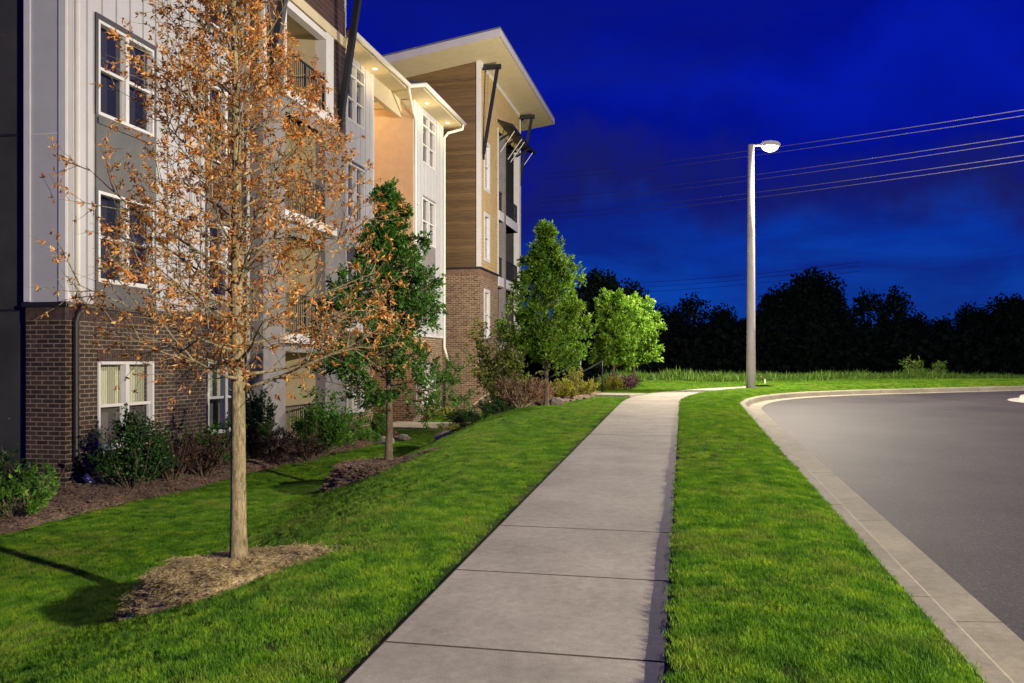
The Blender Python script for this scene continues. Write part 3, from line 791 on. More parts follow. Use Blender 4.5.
shrub('low_shrub', 'small yellow green tuft beside the stones at the end of the bank', fd(449, 20.5), .5, .45, .38, M['olive'], 900, (.07, .025), 32, kind='spike', stems=14)
shrub('twiggy_shrub', 'half bare reddish twiggy shrub left of the conical tree', fd(520, 21.2), 1.3, 1.0, .8, M['redtw'], 3200, (.06, .025), 33, kind='wild', stems=44, stemm=M['twig'])
shrub('twiggy_shrub', 'reddish brown shrub close against the conical tree trunk', fd(538, 22.0), 1.0, .8, .62, M['redtw'], 2600, (.06, .025), 34, kind='wild', stems=30, stemm=M['twig'])
shrub('tall_shrub', 'tall loose olive green shrub in front of the brick tower corner', fd(503, 23.0), 1.5, 1.2, 3.1, M['olive'], 4200, (.11, .055), 35, kind='wild', stems=26)
shrub('leafy_shrub', 'green shrub behind the conical tree trunk', fd(522, 24.6), 1.1, .9, 1.25, M['mid'], 1800, (.1, .05), 36, kind='wild', stems=18)
for k, (px, zc, w, h, z) in enumerate(((563, 23.4, .95, .55, .3), (583, 25.0, 1.1, .5, .35), (574, 24.2, .5, .95, .35), (612, 27.6, .9, .4, .55))):
    shrub('golden_shrub', ['golden yellow shrub right of the conical tree trunk', 'golden yellow shrub at the foot of the handrail', 'tall thin golden shrub between two lower golden shrubs', 'golden yellow shrub beside the mauve shrub at the bend'][k], fd(px, zc), w, .8, h, M['gold'], 2000 if k != 2 else 700, (.075, .035), 40 + k, stems=16, group='golden shrubs on the bank')
shrub('mauve_shrub', 'mauve leaved shrub under the lime trees at the bend', fd(628, 28.0), .85, .7, .5, M['mauve'], 1800, (.07, .035), 50, stems=16)
shrub('mauve_shrub', 'small mauve shrub beside the top of the handrail', fd(613, 29.2), .6, .6, .5, M['mauve'], 900, (.07, .035), 51, stems=12)

# stones
def rock(px, zc, r, label, seed, z):
    random.seed(seed); mb = MB(); N = 9; R = 6; o = 0
    for i in range(R + 1):
        ph = math.pi * i / R
        for k in range(N):
            a = 6.2832 * k / N; v = Vector((math.sin(ph) * math.cos(a), math.sin(ph) * math.sin(a), math.cos(ph)))
            s = 1 + .3 * mn.noise(v * 1.6 + Vector((seed, 0, 0)))
            mb.v.append((v.x * r * s, v.y * r * .8 * s, v.z * r * .5 * s))
    for i in range(R):
        for k in range(N): mb.f.append((i * N + k, i * N + (k + 1) % N, (i + 1) * N + (k + 1) % N, (i + 1) * N + k)); mb.m.append(0)
    ob = mb.build('rock', M['rock']); x, y = fd(px, zc); ob.location = (x, y, H(x, y) + r * .12)
    ob.rotation_euler = (0, 0, seed); tag(ob, label, 'rock', 'stones edging the lower lawn')
rock(446, 20.1, .3, 'flat brown stone at the point of the bank, left of the juniper', 1, -.48)
rock(440, 20.6, .2, 'smaller brown stone left of the flat one at the point of the bank', 2, -.5)
rock(386, 23.6, .3, 'low stone at the end of the building bed near the green oak', 3, -.55)
rock(402, 24.6, .26, 'low stone beside the end of the concrete path', 4, -.55)
rock(556, 21.6, .28, 'pale stone on the bank right of the conical tree trunk', 5, .3)

# ------------------------------------------------------------------ building
B = empty('apartment_building', (-14, 28, LOW), 'four storey apartment building with dark brick base, white siding and brown tower', 'building')
BO = Vector((-14, 28, LOW))
def bb(mb, name, m, parent=None, smooth=False, label=None):
    mb.v = [tuple(Vector(v) - BO) for v in mb.v]
    o = mb.build(name, m, parent or B, smooth)
    if label: o['label'] = label
    return o
class PL:       # wall plane: origin (x,y), u direction, n direction
    def __init__(s, ox, oy, facing):
        s.o = Vector((ox, oy, 0)); s.u = Vector((0, 1, 0)) if facing == 'x' else Vector((1, 0, 0)); s.n = Vector((1, 0, 0)) if facing == 'x' else Vector((0, -1, 0))
        s.fx = facing == 'x'
    def p(s, u, z, d=0):
        v = s.o + s.u * u + s.n * d; return (v.x, v.y, z)
    def q(s, mb, u0, u1, z0, z1, d=0, d1=None, m=0):
        d1 = d if d1 is None else d1
        mb.quad(s.p(u0, z0, d), s.p(u1, z0, d), s.p(u1, z1, d1), s.p(u0, z1, d1), m)
    def b(s, mb, u0, u1, z0, z1, d0, d1, m=0):
        mb.hexa([s.p(u0, z0, d0), s.p(u1, z0, d0), s.p(u1, z0, d1), s.p(u0, z0, d1), s.p(u0, z1, d0), s.p(u1, z1, d0), s.p(u1, z1, d1), s.p(u0, z1, d1)], m)
def cells(u0, u1, z0, z1, ops):
    us = sorted({u0, u1, *[min(max(o[0], u0), u1) for o in ops], *[min(max(o[1], u0), u1) for o in ops]})
    out = []
    for a, b in zip(us, us[1:]):
        mid = (a + b) / 2
        bl = sorted([(max(z0, o[2]), min(z1, o[3])) for o in ops if o[0] < mid < o[1] and o[3] > z0 and o[2] < z1])
        z = z0
        for p, q in bl:
            if p > z: out.append((a, b, z, p))
            z = max(z, q)
        if z < z1: out.append((a, b, z, z1))
    return out
def wall(pl, u0, u1, z0, z1, ops, style, m, name, rev=.22, label=None, sp=.4):
    mb = MB()
    for a, b, c, d in cells(u0, u1, z0, z1, ops):
        if style == 'lap':
            k = math.floor(c / .15)
            while k * .15 < d:
                lo, hi = max(c, k * .15), min(d, (k + 1) * .15)
                if hi > lo:
                    pl.q(mb, a, b, lo, hi, .02 if lo == k * .15 else .01, .004)
                    pl.q(mb, a, b, lo, lo, .004, .02)
                k += 1
        else:
            pl.q(mb, a, b, c, d)
            if style == 'batten':
                k = math.ceil((a + .03) / sp)
                while k * sp < b - .03:
                    pl.b(mb, k * sp - .022, k * sp + .022, c + .001, d - .001, .0, .022); k += 1
    for o in ops:
        a, b, c, d = o[:4]
        if a >= u1 or b <= u0 or c >= z1 or d <= z0: continue
        c_, d_ = max(c, z0), min(d, z1)
        pl_q = [((a, c_, 0), (a, d_, 0), (a, d_, -rev), (a, c_, -rev)), ((b, c_, 0), (b, d_, 0), (b, d_, -rev), (b, c_, -rev))]
        if c >= z0: pl_q.append(((a, c, 0), (b, c, 0), (b, c, -rev), (a, c, -rev)))
        if d <= z1: pl_q.append(((a, d, 0), (b, d, 0), (b, d, -rev), (a, d, -rev)))
        for qd in pl_q: mb.quad(*[pl.p(*v) for v in qd])
    return bb(mb, name, m, label=label)
def window(pl, u0, u1, z0, z1, back, cols=2, transom=False, label=None, lower=None, rail=True, back2=None):
    mb = MB(); fw = .055
    zt = z1 - (.42 if transom else 0)
    pl.b(mb, u0, u0 + fw, z0, z1, -.1, .03); pl.b(mb, u1 - fw, u1, z0, z1, -.1, .03)
    pl.b(mb, u0 + fw, u1 - fw, z0, z0 + fw, -.1, .028); pl.b(mb, u0 + fw, u1 - fw, z1 - fw, z1, -.1, .028)
    ua, ub = u0 + fw, u1 - fw; segs = []
    if cols == 2:
        mid = (u0 + u1) / 2; pl.b(mb, mid - .05, mid + .05, z0 + fw, z1 - fw, -.1, .026); segs = [(ua, mid - .05), (mid + .05, ub)]
    else: segs = [(ua, ub)]
    for a, b in segs:
        zm = (z0 + zt) / 2
        if rail: pl.b(mb, a, b, zm - .028, zm + .028, -.085, .0)
        if transom: pl.b(mb, a, b, zt - .035, zt + .035, -.1, .02)
        pl.b(mb, a, a + .025, z0 + fw, zm - .03, -.09, -.03); pl.b(mb, b - .025, b, z0 + fw, zm - .03, -.09, -.03)
        pl.b(mb, a + .025, b - .025, z0 + fw, z0 + fw + .03, -.09, -.03)
    w = bb(mb, 'window', M['trim'], label=label)
    g = MB(); pl.q(g, u0 + .01, u1 - .01, z0 + .01, z1 - .01, -.075); bb(g, 'pane', M['glass'], w)
    zs_ = (z0 + zt) / 2 if back2 is not None else z0
    g = MB(); pl.q(g, u0, u1, zs_, z1, -.2); bb(g, 'blind' if back is not M['curtain'] else 'curtain', back, w)
    if back2 is not None:
        g = MB(); pl.q(g, u0, u1, z0, zs_, -.19); bb(g, 'insect_screen', back2, w)
    return w

M['surr'] = simple('dark_surround', (.022, .022, .03), .5, .1)
XA, XB, XD, XT = -10.7, -10.25, -10.25, -9.2
EAVE = 11.2
PA, PB, PD, PT = PL(XA, 0, 'x'), PL(XB, 0, 'x'), PL(XD, 0, 'x'), PL(XT, 0, 'x')
BT = 2.58
W1 = (13.85, 15.5); W2_ = (17.45, 19.0); W3 = (25.26, 26.67); W4 = (31.35, 33.0)
lv = [(-.02, 1.61), (3.05, 4.72), (6.1, 7.83), (9.15, 11.0)]
opA = [(w[0], w[1], a, b) for w in (W1, W2_) for a, b in lv]
wall(PA, 13.05, 19.16, LOW - .3, BT, opA, 'flat', M['brick'], 'brick_wall')
wall(PA, 13.05, 19.16, BT, EAVE + .3, opA, 'batten', M['white'], 'board_wall')
for w in (W1, W2_):      # dark spandrels and the dark surround of the window stacks
    sp_ = MB()
    PA.b(sp_, w[0] - .06, w[1] + .06, BT + .062, 3.05 - .001, .0, .03)
    PA.b(sp_, w[0] - .06, w[0] - .002, 3.04, 4.73, 0, .031); PA.b(sp_, w[1] + .002, w[1] + .06, 3.04, 4.73, 0, .031)
    PA.b(sp_, w[0] - .06, w[1] + .06, 4.722, 6.098, .0, .03)
    PA.b(sp_, w[0] - .02, w[1] + .02, 5.93, 6.05, .028, .055)
    bb(sp_, 'spandrel_panel', M['grey'])
    sp_ = MB()
    PA.b(sp_, w[0] - .07, w[0] - .002, 6.09, 7.84, 0, .034); PA.b(sp_, w[1] + .002, w[1] + .07, 6.09, 7.84, 0, .034)
    PA.b(sp_, w[0] - .07, w[1] + .07, 7.832, 7.93, 0, .036)
    bb(sp_, 'window_surround', M['surr'])
    sp_ = MB()
    PA.b(sp_, w[0] - .07, w[0] - .002, 9.14, 11.0, 0, .034); PA.b(sp_, w[1] + .002, w[1] + .07, 9.14, 11.0, 0, .034); PA.b(sp_, w[0] - .07, w[1] + .07, 9.06, 9.148, 0, .036)
    bb(sp_, 'window_surround', M['surr'])
    for i, (a, b) in enumerate(lv):
        window(PA, w[0], w[1], a, b, M['curtain'] if i == 0 else M['blind'], back2=M['screen'] if i == 0 else None, label='ground floor window with cream curtains' if i == 0 else None)
# brick course, cap and sills
mb = MB()
PA.b(mb, 13.02, 19.15, BT - .02, BT + .06, 0, .05); PL(0, 13.05, 'y').b(mb, -11.55, XA + .05, BT - .02, BT + .06, 0, .05)
bb(mb, 'ledge_trim', M['bronze'])
def soldier(pl, u0, u1, z0, z1, name='brick_course', m=None):
    mb = MB(); u = u0
    while u < u1 - .03:
        pl.b(mb, u + .005, min(u + .062, u1), z0, z1, 0, .012); u += .0675
    bb(mb, name, m or M['brick_c'])
M['brick_c'] = simple('brick_course', (.06, .036, .03), .85, .5, 14)
soldier(PA, 13.06, 19.1, BT - .25, BT - .03)
soldier(PL(0, 13.05, 'y'), -11.5, XA, BT - .25, BT - .03)
for w in (W1, W2_):
    soldier(PA, w[0], w[1], 1.62, 1.82); mb = MB(); PA.b(mb, w[0] - .05, w[1] + .05, -.12, -.025, 0, .06); bb(mb, 'window_sill', M['brick_c'])
# end wall toward the camera
PS = PL(0, 13.05, 'y')
wall(PS, -11.5, XA, LOW - .3, BT, [], 'flat', M['brick'], 'brick_wall')
wall(PS, -11.5, XA, BT, EAVE + .3, [], 'flat', M['white'], 'panel_wall')
mb = MB()
PS.b(mb, -11.52, -11.4, BT + .07, EAVE, 0, .03); PS.b(mb, XA - .12, XA + .02, BT + .07, EAVE, 0, .03); PA.b(mb, 13.05, 13.17, BT + .07, EAVE, 0, .03)
PS.b(mb, -11.4, XA - .12, 5.55, 5.57, 0, .006); 
bb(mb, 'corner_board', M['trim'])
PC = PL(0, 13.2, 'y')
wall(PC, -26, -11.5, LOW - .3, EAVE + .3, [], 'flat', M['char'], 'stucco_wall')
mb = MB(); PL(-11.5, 0, 'x').q(mb, 13.05, 13.2, LOW - .3, EAVE + .3); mb.v = mb.v; bb(mb, 'return_wall', M['char'])
mb = MB(); PC.b(mb, -25, -11.5, 2.5, 2.54, 0, .02); PC.b(mb, -25, -11.5, 5.6, 5.64, 0, .02); PC.b(mb, -11.62, -11.55, LOW, EAVE, 0, .05); bb(mb, 'panel_joint', M['bronze'])
# downspouts
def pipe(pts, r, m, name='downspout', w=None):
    mb = MB(); mb.tube(pts, r, 8); return bb(mb, name, m, smooth=True)
pipe([(XA + .1, 13.22, EAVE), (XA + .1, 13.22, 2.95), (XA + .12, 13.4, 2.62)], .045, M['gutter'])
pipe([(XA + .12, 13.4, 2.6), (XA + .1, 13.25, 2.45), (XA + .07, 13.22, 2.3), (XA + .07, 13.22, -.1), (XA + .2, 13.25, -.4)], .055, M['bronze'])
pipe([(XA + .19, 13.26, -.38), (XA + .38, 13.26, -.52)], .055, M['gutter'], 'downspout_outlet')
pipe([(XA + .09, 19.08, EAVE), (XA + .09, 19.08, -.4)], .05, M['gutter'])
# section B : balcony bay
flo = [2.2, 5.3, 8.4]
opB = [(20.3, 22.7, -.55, 1.85), (20.3, 22.7, 2.3, 4.85), (20.3, 22.7, 5.4, 7.95), (20.3, 22.7, 8.5, 10.8)]
wall(PB, 19.16, 24.1, LOW - .3, 8.3, opB, 'flat', M['greyl'], 'stucco_wall', rev=.3)
wall(PB, 19.16, 24.1, 8.3, 15, opB, 'lap', M['dbrown'], 'lap_siding_wall', rev=.29)
PBS = PL(0, 19.16, 'y')
wall(PBS, XA - .3, XB, LOW - .3, 8.3, [], 'flat', M['greyl'], 'stucco_wall')
wall(PBS, -14.5, XB, 8.3, 15, [], 'lap', M['dbrown'], 'lap_siding_wall')
mb = MB(); PL(0, 24.1, 'y'); 
mb.quad((XA - 4, 24.1, LOW), (XB, 24.1, LOW), (XB, 24.1, 15), (XA - 4, 24.1, 15)); bb(mb, 'side_wall', M['dbrown'])
mb = MB()
PB.b(mb, 19.16, 19.28, 8.3, 15, .0, .035); PBS.b(mb, XB - .1, XB + .035, 8.3, 15, 0, .035)
PB.b(mb, 24.0, 24.1, EAVE, 15, 0, .035)
PB.b(mb, 20.17, 20.3, 8.55, 10.8, -.05, .04)
PB.b(mb, 20.3, 22.7, 10.62, 10.8, -.2, .03)
bb(mb, 'corner_board', M['trim'])
mb = MB(); PB.b(mb, 22.69, 23.2, 8.45, 10.84, -.31, .03); bb(mb, 'balcony_post', M['trim'])
mb = MB(); PB.b(mb, 19.3, 24.0, 10.84, 11.12, .0, .06); bb(mb, 'balcony_header', M['beige'])
for z in flo:
    s_ = MB(); PB.b(s_, 20.0, 23.2, z - .12, z + .12, -2.0, .14); bb(s_, 'balcony_slab', M['trim'])
# loggia interiors
for k, (a, b, c, d) in enumerate(opB):
    s_ = MB(); PB.q(s_, a, b, c - .2, d + .3, -2.0); 
    s_.quad((XB - 2, a, d), (XB - .001, a, d), (XB - .001, b, d), (XB - 2, b, d))
    s_.quad((XB - 2, a, c), (XB - .3, a, c), (XB - .3, a, d), (XB - 2, a, d)); s_.quad((XB - 2, b, c), (XB - .3, b, c), (XB - .3, b, d), (XB - 2, b, d))
    bb(s_, 'loggia_wall', M['beige'])
    dr = MB(); PB.b(dr, a + .5, a + 1.4, c, c + 2.05, -1.99, -1.93); bb(dr, 'balcony_door', M['grey'])
def railing(pl, u0, u1, z0, h=1.05, name='balcony_railing', d=-.04, parent=None):
    mb = MB()
    pl.b(mb, u0, u1, z0 + h - .04, z0 + h, d - .025, d + .025); pl.b(mb, u0, u1, z0 + .06, z0 + .1, d - .02, d + .02)
    u = u0 + .06
    while u < u1: pl.b(mb, u - .009, u + .009, z0 + .1, z0 + h - .04, d - .009, d + .009); u += .11
    for u in (u0 + .025, (u0 + u1) / 2, u1 - .025): pl.b(mb, u - .025, u + .025, z0, z0 + h + .002, d - .027, d + .027)
    return bb(mb, name, M['dark'])
for z in flo: railing(PB, 20.3, 22.7, z + .12)
railing(PB, 20.3, 22.7, LOW + .08, 1.0)
def brace(y, zf, zt, xw, xo, w=.13, arm=True):
    mb = MB(); mb.bar((xw + .05, y, zf), (xo - .08, y, zt - .06), w, w)
    if arm: mb.bar((xw + .02, y, zt), (xo + .08, y, zt), w, w * 1.5)
    mb.bar((xw + .04, y, zf - .25), (xw + .04, y, zf + .35), w * .9, w * .6)
    bb(mb, 'roof_brace', M['dark'])
brace(23.6, 8.6, 14.4, XB, -9.2, .17); brace(19.5, 8.6, 14.4, XB, -9.2, .17)
# section C
opC = [(W3[0], W3[1], a, b) for a, b in lv]
wall(PA, 24.1, 27.5, LOW - .3, BT, opC, 'flat', M['brick_tan'], 'brick_wall')
wall(PA, 24.1, 27.5, BT, EAVE, opC, 'batten', M['white'], 'board_wall')
for i, (a, b) in enumerate(lv): window(PA, W3[0], W3[1], a, b, [M['curtain'], M['blindg'], M['blindg'], M['blind']][i], transom=(i == 3))
mb = MB(); PA.b(mb, 24.12, 27.5, BT - .02, BT + .06, 0, .05); PA.b(mb, 27.36, 27.5, BT + .06, EAVE, 0, .035)
PA.b(mb, W3[0] - .05, W3[0], BT + .06, 4.72, 0, .03); PA.b(mb, W3[1], W3[1] + .05, BT + .06, 4.72, 0, .03)
bb(mb, 'corner_board', M['trim'])
sp_ = MB(); PA.b(sp_, W3[0], W3[1], 4.73, 5.2, 0, .028); bb(sp_, 'spandrel_panel', M['grey'])
sp_ = MB(); PA.b(sp_, W3[0], W3[1], 7.84, 7.92, 0, .03); bb(sp_, 'spandrel_panel', M['grey'])
# recess between C and D
wall(PL(-13.9, 0, 'x'), 27.5, 30.3, LOW - .3, EAVE, [], 'flat', M['peach'], 'stucco_wall')
PR = PL(0, 30.3, 'y')
wall(PR, -13.9, XD, BT, EAVE, [], 'flat', M['peach'], 'stucco_wall')
wall(PR, -13.9, XD, LOW - .3, BT, [], 'flat', M['brick_tan'], 'brick_wall')
mb = MB(); mb.quad((-13.9, 27.5, LOW), (XA, 27.5, LOW), (XA, 27.5, EAVE), (-13.9, 27.5, EAVE)); bb(mb, 'side_wall', M['peach'])
mb = MB(); mb.box(XA - .15, XA, 27.5, 30.3, 10.55, EAVE); mb.box(-13.9, XD, 30.2, 30.3, 10.9, EAVE - .05); bb(mb, 'recess_beam', M['beige'])
# section D
opD = [(W4[0], W4[1], a, b) for a, b in lv]
wall(PD, 30.3, 34.05, LOW - .3, BT, opD, 'flat', M['brick_tan'], 'brick_wall')
wall(PD, 30.3, 34.05, BT, EAVE, opD, 'batten', M['white'], 'board_wall')
for i, (a, b) in enumerate(lv): window(PD, W4[0], W4[1], a, b, [M['curtain'], M['blindg'], M['blindg'], M['blind']][i], transom=(i == 3))
mb = MB(); PD.b(mb, 30.3, 34.05, BT - .02, BT + .06, 0, .05); PD.b(mb, 30.3, 30.42, BT + .06, EAVE, 0, .035); PD.b(mb, 33.93, 34.05, BT + .06, EAVE, 0, .035)
PD.b(mb, W4[0] - .06, W4[0], BT + .06, 7.9, 0, .03); PD.b(mb, W4[1], W4[1] + .06, BT + .06, 7.9, 0, .03)
bb(mb, 'corner_board', M['trim'])
sp_ = MB(); PD.b(sp_, W4[0], W4[1], 4.73, 6.09, 0, .028); bb(sp_, 'spandrel_panel', M['greyl'])
sp_ = MB(); PD.b(sp_, W4[0], W4[1], 7.84, 7.92, 0, .03); bb(sp_, 'spandrel_panel', M['greyl'])
mb = MB(); mb.quad((-14, 34.05, LOW), (XD, 34.05, LOW), (XD, 34.05, EAVE), (-14, 34.05, EAVE)); bb(mb, 'side_wall', M['white'])
# eaves
def eave(x0, x1, y0, y1, z, name='roof', back=-20):
    mb = MB()
    mb.hexa([(x0, y0, z), (x1, y0, z), (x1, y1, z), (x0, y1, z), (x0, y0, z + .22), (x1, y0, z + .22), (x1, y1, z + .22), (x0, y1, z + .22)], 1)
    mb.hexa([(back, y0 + .03, z + .22), (x1 + .02, y0 + .03, z + .222), (x1 + .02, y1 - .03, z + .222), (back, y1 - .03, z + .22), (back, y0 + .03, z + 2.0), (x1 + .02, y0 + .03, z + .27), (x1 + .02, y1 - .03, z + .27), (back, y1 - .03, z + 2.0)], 0)
    return bb(mb, name, [M['roof'], M['beige']])
eave(-14, -10.08, 12.7, 19.15, EAVE); eave(-14, -10.08, 24.12, 29.25, EAVE); eave(-14, -9.5, 29.25, 34.5, EAVE)
def gutter(pts, name='gutter'):
    mb = MB(); mb.tube(pts, .085, 10); bb(mb, name, M['gutter'], smooth=True)
gutter([(-10.0, 12.7, EAVE + .13), (-10.0, 19.1, EAVE + .13)])
gutter([(-10.0, 24.15, EAVE + .13), (-10.0, 29.2, EAVE + .13), (-9.42, 29.2, EAVE + .13), (-9.42, 34.4, EAVE + .13)])
pipe([(-10.0, 29.1, EAVE + .08), (-10.0, 29.2, EAVE - .12), (-10.16, 30.0, EAVE - .5), (-10.16, 30.36, EAVE - .75), (XD + .08, 30.38, 8), (XD + .08, 30.38, -.45)], .05, M['gutter'])
pipe([(-9.42, 34.2, EAVE + .08), (-9.45, 34.2, EAVE - .12), (-10.0, 34.0, EAVE - .3), (XD + .09, 33.98, EAVE - .5), (XD + .09, 33.98, 2.2), (XD + .3, 33.98, 1.5)], .055, M['gutter'])
pipe([(XD + .3, 33.98, 1.5), (XD + .09, 33.98, 1.2), (XD + .09, 33.98, -.5)], .055, M['bronze'])
# tower E
opT = [(36.85, 37.7, 6.1, 8.05), (36.85, 37.7, 9.2, 11.2), (36.85, 37.7, 2.7, 4.7), (39.5, 44.0, -.5, 2.05), (39.5, 44.0, 2.3, 5.1), (39.5, 44.0, 5.45, 8.25), (39.5, 44.0, 8.6, 12.4)]
TB = 5.62
wall(PT, 36.05, 44.6, LOW - .3, TB, opT, 'flat', M['brick_tan'], 'brick_wall')
wall(PT, 36.05, 44.6, TB, 14.75, opT, 'lap', M['yellow'], 'lap_siding_wall')
PTS = PL(0, 36.05, 'y')
wall(PTS, -16, XT, LOW - .3, TB, [], 'flat', M['brick_tan'], 'brick_wall')
wall(PTS, -16, XT, TB, 13.7, [], 'lap', M['brown'], 'lap_siding_wall')
mb = MB()      # gable wedge under the sloping roof
def rz(x): return 15.0 + .155 * (x + 7.8)
for k in range(1):
    mb.quad((-16, 36.05, 13.7), (XT, 36.05, 13.7), (XT, 36.05, rz(XT) - .28), (-16, 36.05, rz(-16) - .28 if rz(-16) - .28 > 13.7 else 13.7))
bb(mb, 'gable_wall', M['brown'])
for i in (0, 1, 2): window(PT, *opT[i], M['blindg'], cols=1)
mb = MB()
PTS.b(mb, XT - .14, XT + .04, TB + .06, 14.5, 0, .04); PT.b(mb, 36.05, 36.19, TB + .06, 14.5, 0, .04)
PT.b(mb, 39.36, 39.5, TB + .06, 12.5, 0, .04); PT.b(mb, 44.46, 44.6, TB + .06, 14.5, 0, .04); PT.b(mb, 36.2, 44.45, 14.3, 14.55, 0, .05)
for o_ in opT[:3]:
    PT.b(mb, o_[0] - .1, o_[0] - .001, o_[2] - .1, o_[3] + .1, 0, .035); PT.b(mb, o_[1] + .001, o_[1] + .1, o_[2] - .1, o_[3] + .1, 0, .035)
    PT.b(mb, o_[0], o_[1], o_[3] + .001, o_[3] + .1, 0, .035); PT.b(mb, o_[0], o_[1], o_[2] - .1, o_[2] - .001, 0, .035)
bb(mb, 'corner_board', M['trim'])
mb = MB(); PTS.b(mb, -16, XT + .05, TB - .03, TB + .05, 0, .05); PT.b(mb, 36.05, 39.36, TB - .03, TB + .05, 0, .05); bb(mb, 'ledge_trim', M['bronze'])
M['tan_c'] = simple('tan_brick_course', (.2, .12, .08), .85, .4, 14)
soldier(PTS, -15.9, XT, TB - .26, TB - .05, m=M['tan_c']); soldier(PT, 36.1, 39.4, TB - .26, TB - .05, m=M['tan_c'])
for u, m_ in ((40.6, M['greyl']), (44.05, M['trim'])):
    mb = MB(); PT.b(mb, u - .14, u + .14, LOW, 12.4, -.2, .1); bb(mb, 'balcony_column', m_)
for k, z in enumerate(flo):
    mb = MB(); PT.b(mb, 39.5, 44.2, z - .15, z + .28, -2.4, .06); bb(mb, 'balcony_slab', M['trim'])
    railing(PT, 39.55, 43.9, z + .28, .95)
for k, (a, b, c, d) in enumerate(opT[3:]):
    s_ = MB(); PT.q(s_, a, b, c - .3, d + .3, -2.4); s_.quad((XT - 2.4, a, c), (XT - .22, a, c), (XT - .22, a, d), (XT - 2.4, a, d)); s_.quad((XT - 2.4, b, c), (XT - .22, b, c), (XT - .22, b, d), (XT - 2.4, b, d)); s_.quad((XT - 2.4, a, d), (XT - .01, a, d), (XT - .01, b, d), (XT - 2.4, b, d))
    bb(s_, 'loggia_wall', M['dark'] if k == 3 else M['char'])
mb = MB(); mb.quad((-16, 44.6, LOW), (XT, 44.6, LOW), (XT, 44.6, 14.6), (-16, 44.6, 13.7)); bb(mb, 'side_wall', M['brown'])
def slab_roof(x0, x1, y0, y1, f, th, label=None):
    mb = MB()
    mb.hexa([(x0, y0, f(x0) - th), (x1, y0, f(x1) - th), (x1, y1, f(x1) - th), (x0, y1, f(x0) - th), (x0, y0, f(x0) - .02), (x1, y0, f(x1) - .02), (x1, y1, f(x1) - .02), (x0, y1, f(x0) - .02)])
    r_ = bb(mb, 'roof', M['beige'])
    m2_ = MB(); m2_.hexa([(x0 - .03, y0 - .03, f(x0) - .02), (x1 + .03, y0 - .03, f(x1) - .02), (x1 + .03, y1 + .03, f(x1) - .02), (x0 - .03, y1 + .03, f(x0) - .02), (x0 - .03, y0 - .03, f(x0) + .05), (x1 + .03, y0 - .03, f(x1) + .05), (x1 + .03, y1 + .03, f(x1) + .05), (x0 - .03, y1 + .03, f(x0) + .05)])
    bb(m2_, 'roof_covering', M['roof'], r_)
    m3 = MB(); m3.box(x1 + .001, x1 + .025, y0 - .025, y1 + .025, f(x1) - th - .02, f(x1) - .025)
    m3.hexa([(x0, y0 - .025, f(x0) - th - .02), (x1, y0 - .025, f(x1) - th - .02), (x1, y0 - .001, f(x1) - th - .02), (x0, y0 - .001, f(x0) - th - .02), (x0, y0 - .025, f(x0) - .025), (x1, y0 - .025, f(x1) - .025), (x1, y0 - .001, f(x1) - .025), (x0, y0 - .001, f(x0) - .025)])
    bb(m3, 'fascia', M['fascia'], r_)
slab_roof(-20, -7.85, 34.0, 47.3, rz, .3)
slab_roof(-20, -8.9, 18.0, 25.2, lambda x: rz(x) + .3, .3)
brace(36.5, 10.6, 14.32, XT, -8.45); brace(44.3, 11.0, 14.32, XT, -8.45)
mb = MB()     # awning over the top balcony with its tie rods
mb.hexa([(XT + .02, 39.3, 12.75), (-8.45, 39.3, 12.5), (-8.45, 45.0, 12.5), (XT + .02, 45.0, 12.75), (XT + .02, 39.3, 12.87), (-8.45, 39.3, 12.6), (-8.45, 45.0, 12.6), (XT + .02, 45.0, 12.87)])
for y in (40, 41.2, 42.4, 43.6): mb.bar((XT, y, 12.1), (-8.5, y, 12.5), .06, .08)
aw = bb(mb, 'awning', M['dark'])
mb = MB()
for y in (40, 41.6, 42.2, 44.4): mb.tube([(XT + .03, y - .1, 11.5), (-8.5, y, 12.48)], .02, 5)
bb(mb, 'tie_rod', M['trim'], aw)
# wall lights and downlights in the eaves
def downlight(x, y, z, power, sz=.08, col=(1, .74, .36)):
    mb = MB(); n_ = 16
    ring = [(x + sz * math.cos(6.2832 * k / n_), y + sz * math.sin(6.2832 * k / n_), z - .004) for k in range(n_)]
    mb.v = ring; mb.f = [tuple(range(n_))]; mb.m = [0]
    o = bb(mb, 'downlight', M['down'])
    l = bpy.data.lights.new('downlight_lamp', 'POINT'); l.energy = power; l.color = col; l.shadow_soft_size = .06
    lo = bpy.data.objects.new('downlight_lamp', l); COL.objects.link(lo); lo.parent = o; lo.location = Vector((x, y, z - .38)) - BO
downlight(-10.4, 26.9, EAVE, 14); downlight(-9.9, 30.9, EAVE, 14); downlight(-12.0, 28.9, EAVE - .03, 50); downlight(-10.4, 24.9, EAVE, 8); downlight(-9.9, 33.6, EAVE, 8)
mb = MB(); mb.quad((-13.9, 27.5, EAVE - .02), (XA - .15, 27.5, EAVE - .02), (XA - .15, 30.3, EAVE - .02), (-13.9, 30.3, EAVE - .02)); bb(mb, 'recess_ceiling', M['beige'])
mb = MB(); PR.b(mb, -10.9, -10.75, 2.15, 2.4, .001, .16); wl = bb(mb, 'wall_light', M['bronze'])
mb = MB(); PR.b(mb, -10.89, -10.76, 2.12, 2.145, .02, .15); bb(mb, 'diffuser', M['down'], wl)
l = bpy.data.lights.new('wall_lamp', 'POINT'); l.energy = 130; l.color = (1, .8, .5); l.shadow_soft_size = .08
lo = bpy.data.objects.new('wall_lamp', l); COL.objects.link(lo); lo.parent = wl; lo.location = Vector((-9.9, 29.0, 2.6)) - BO
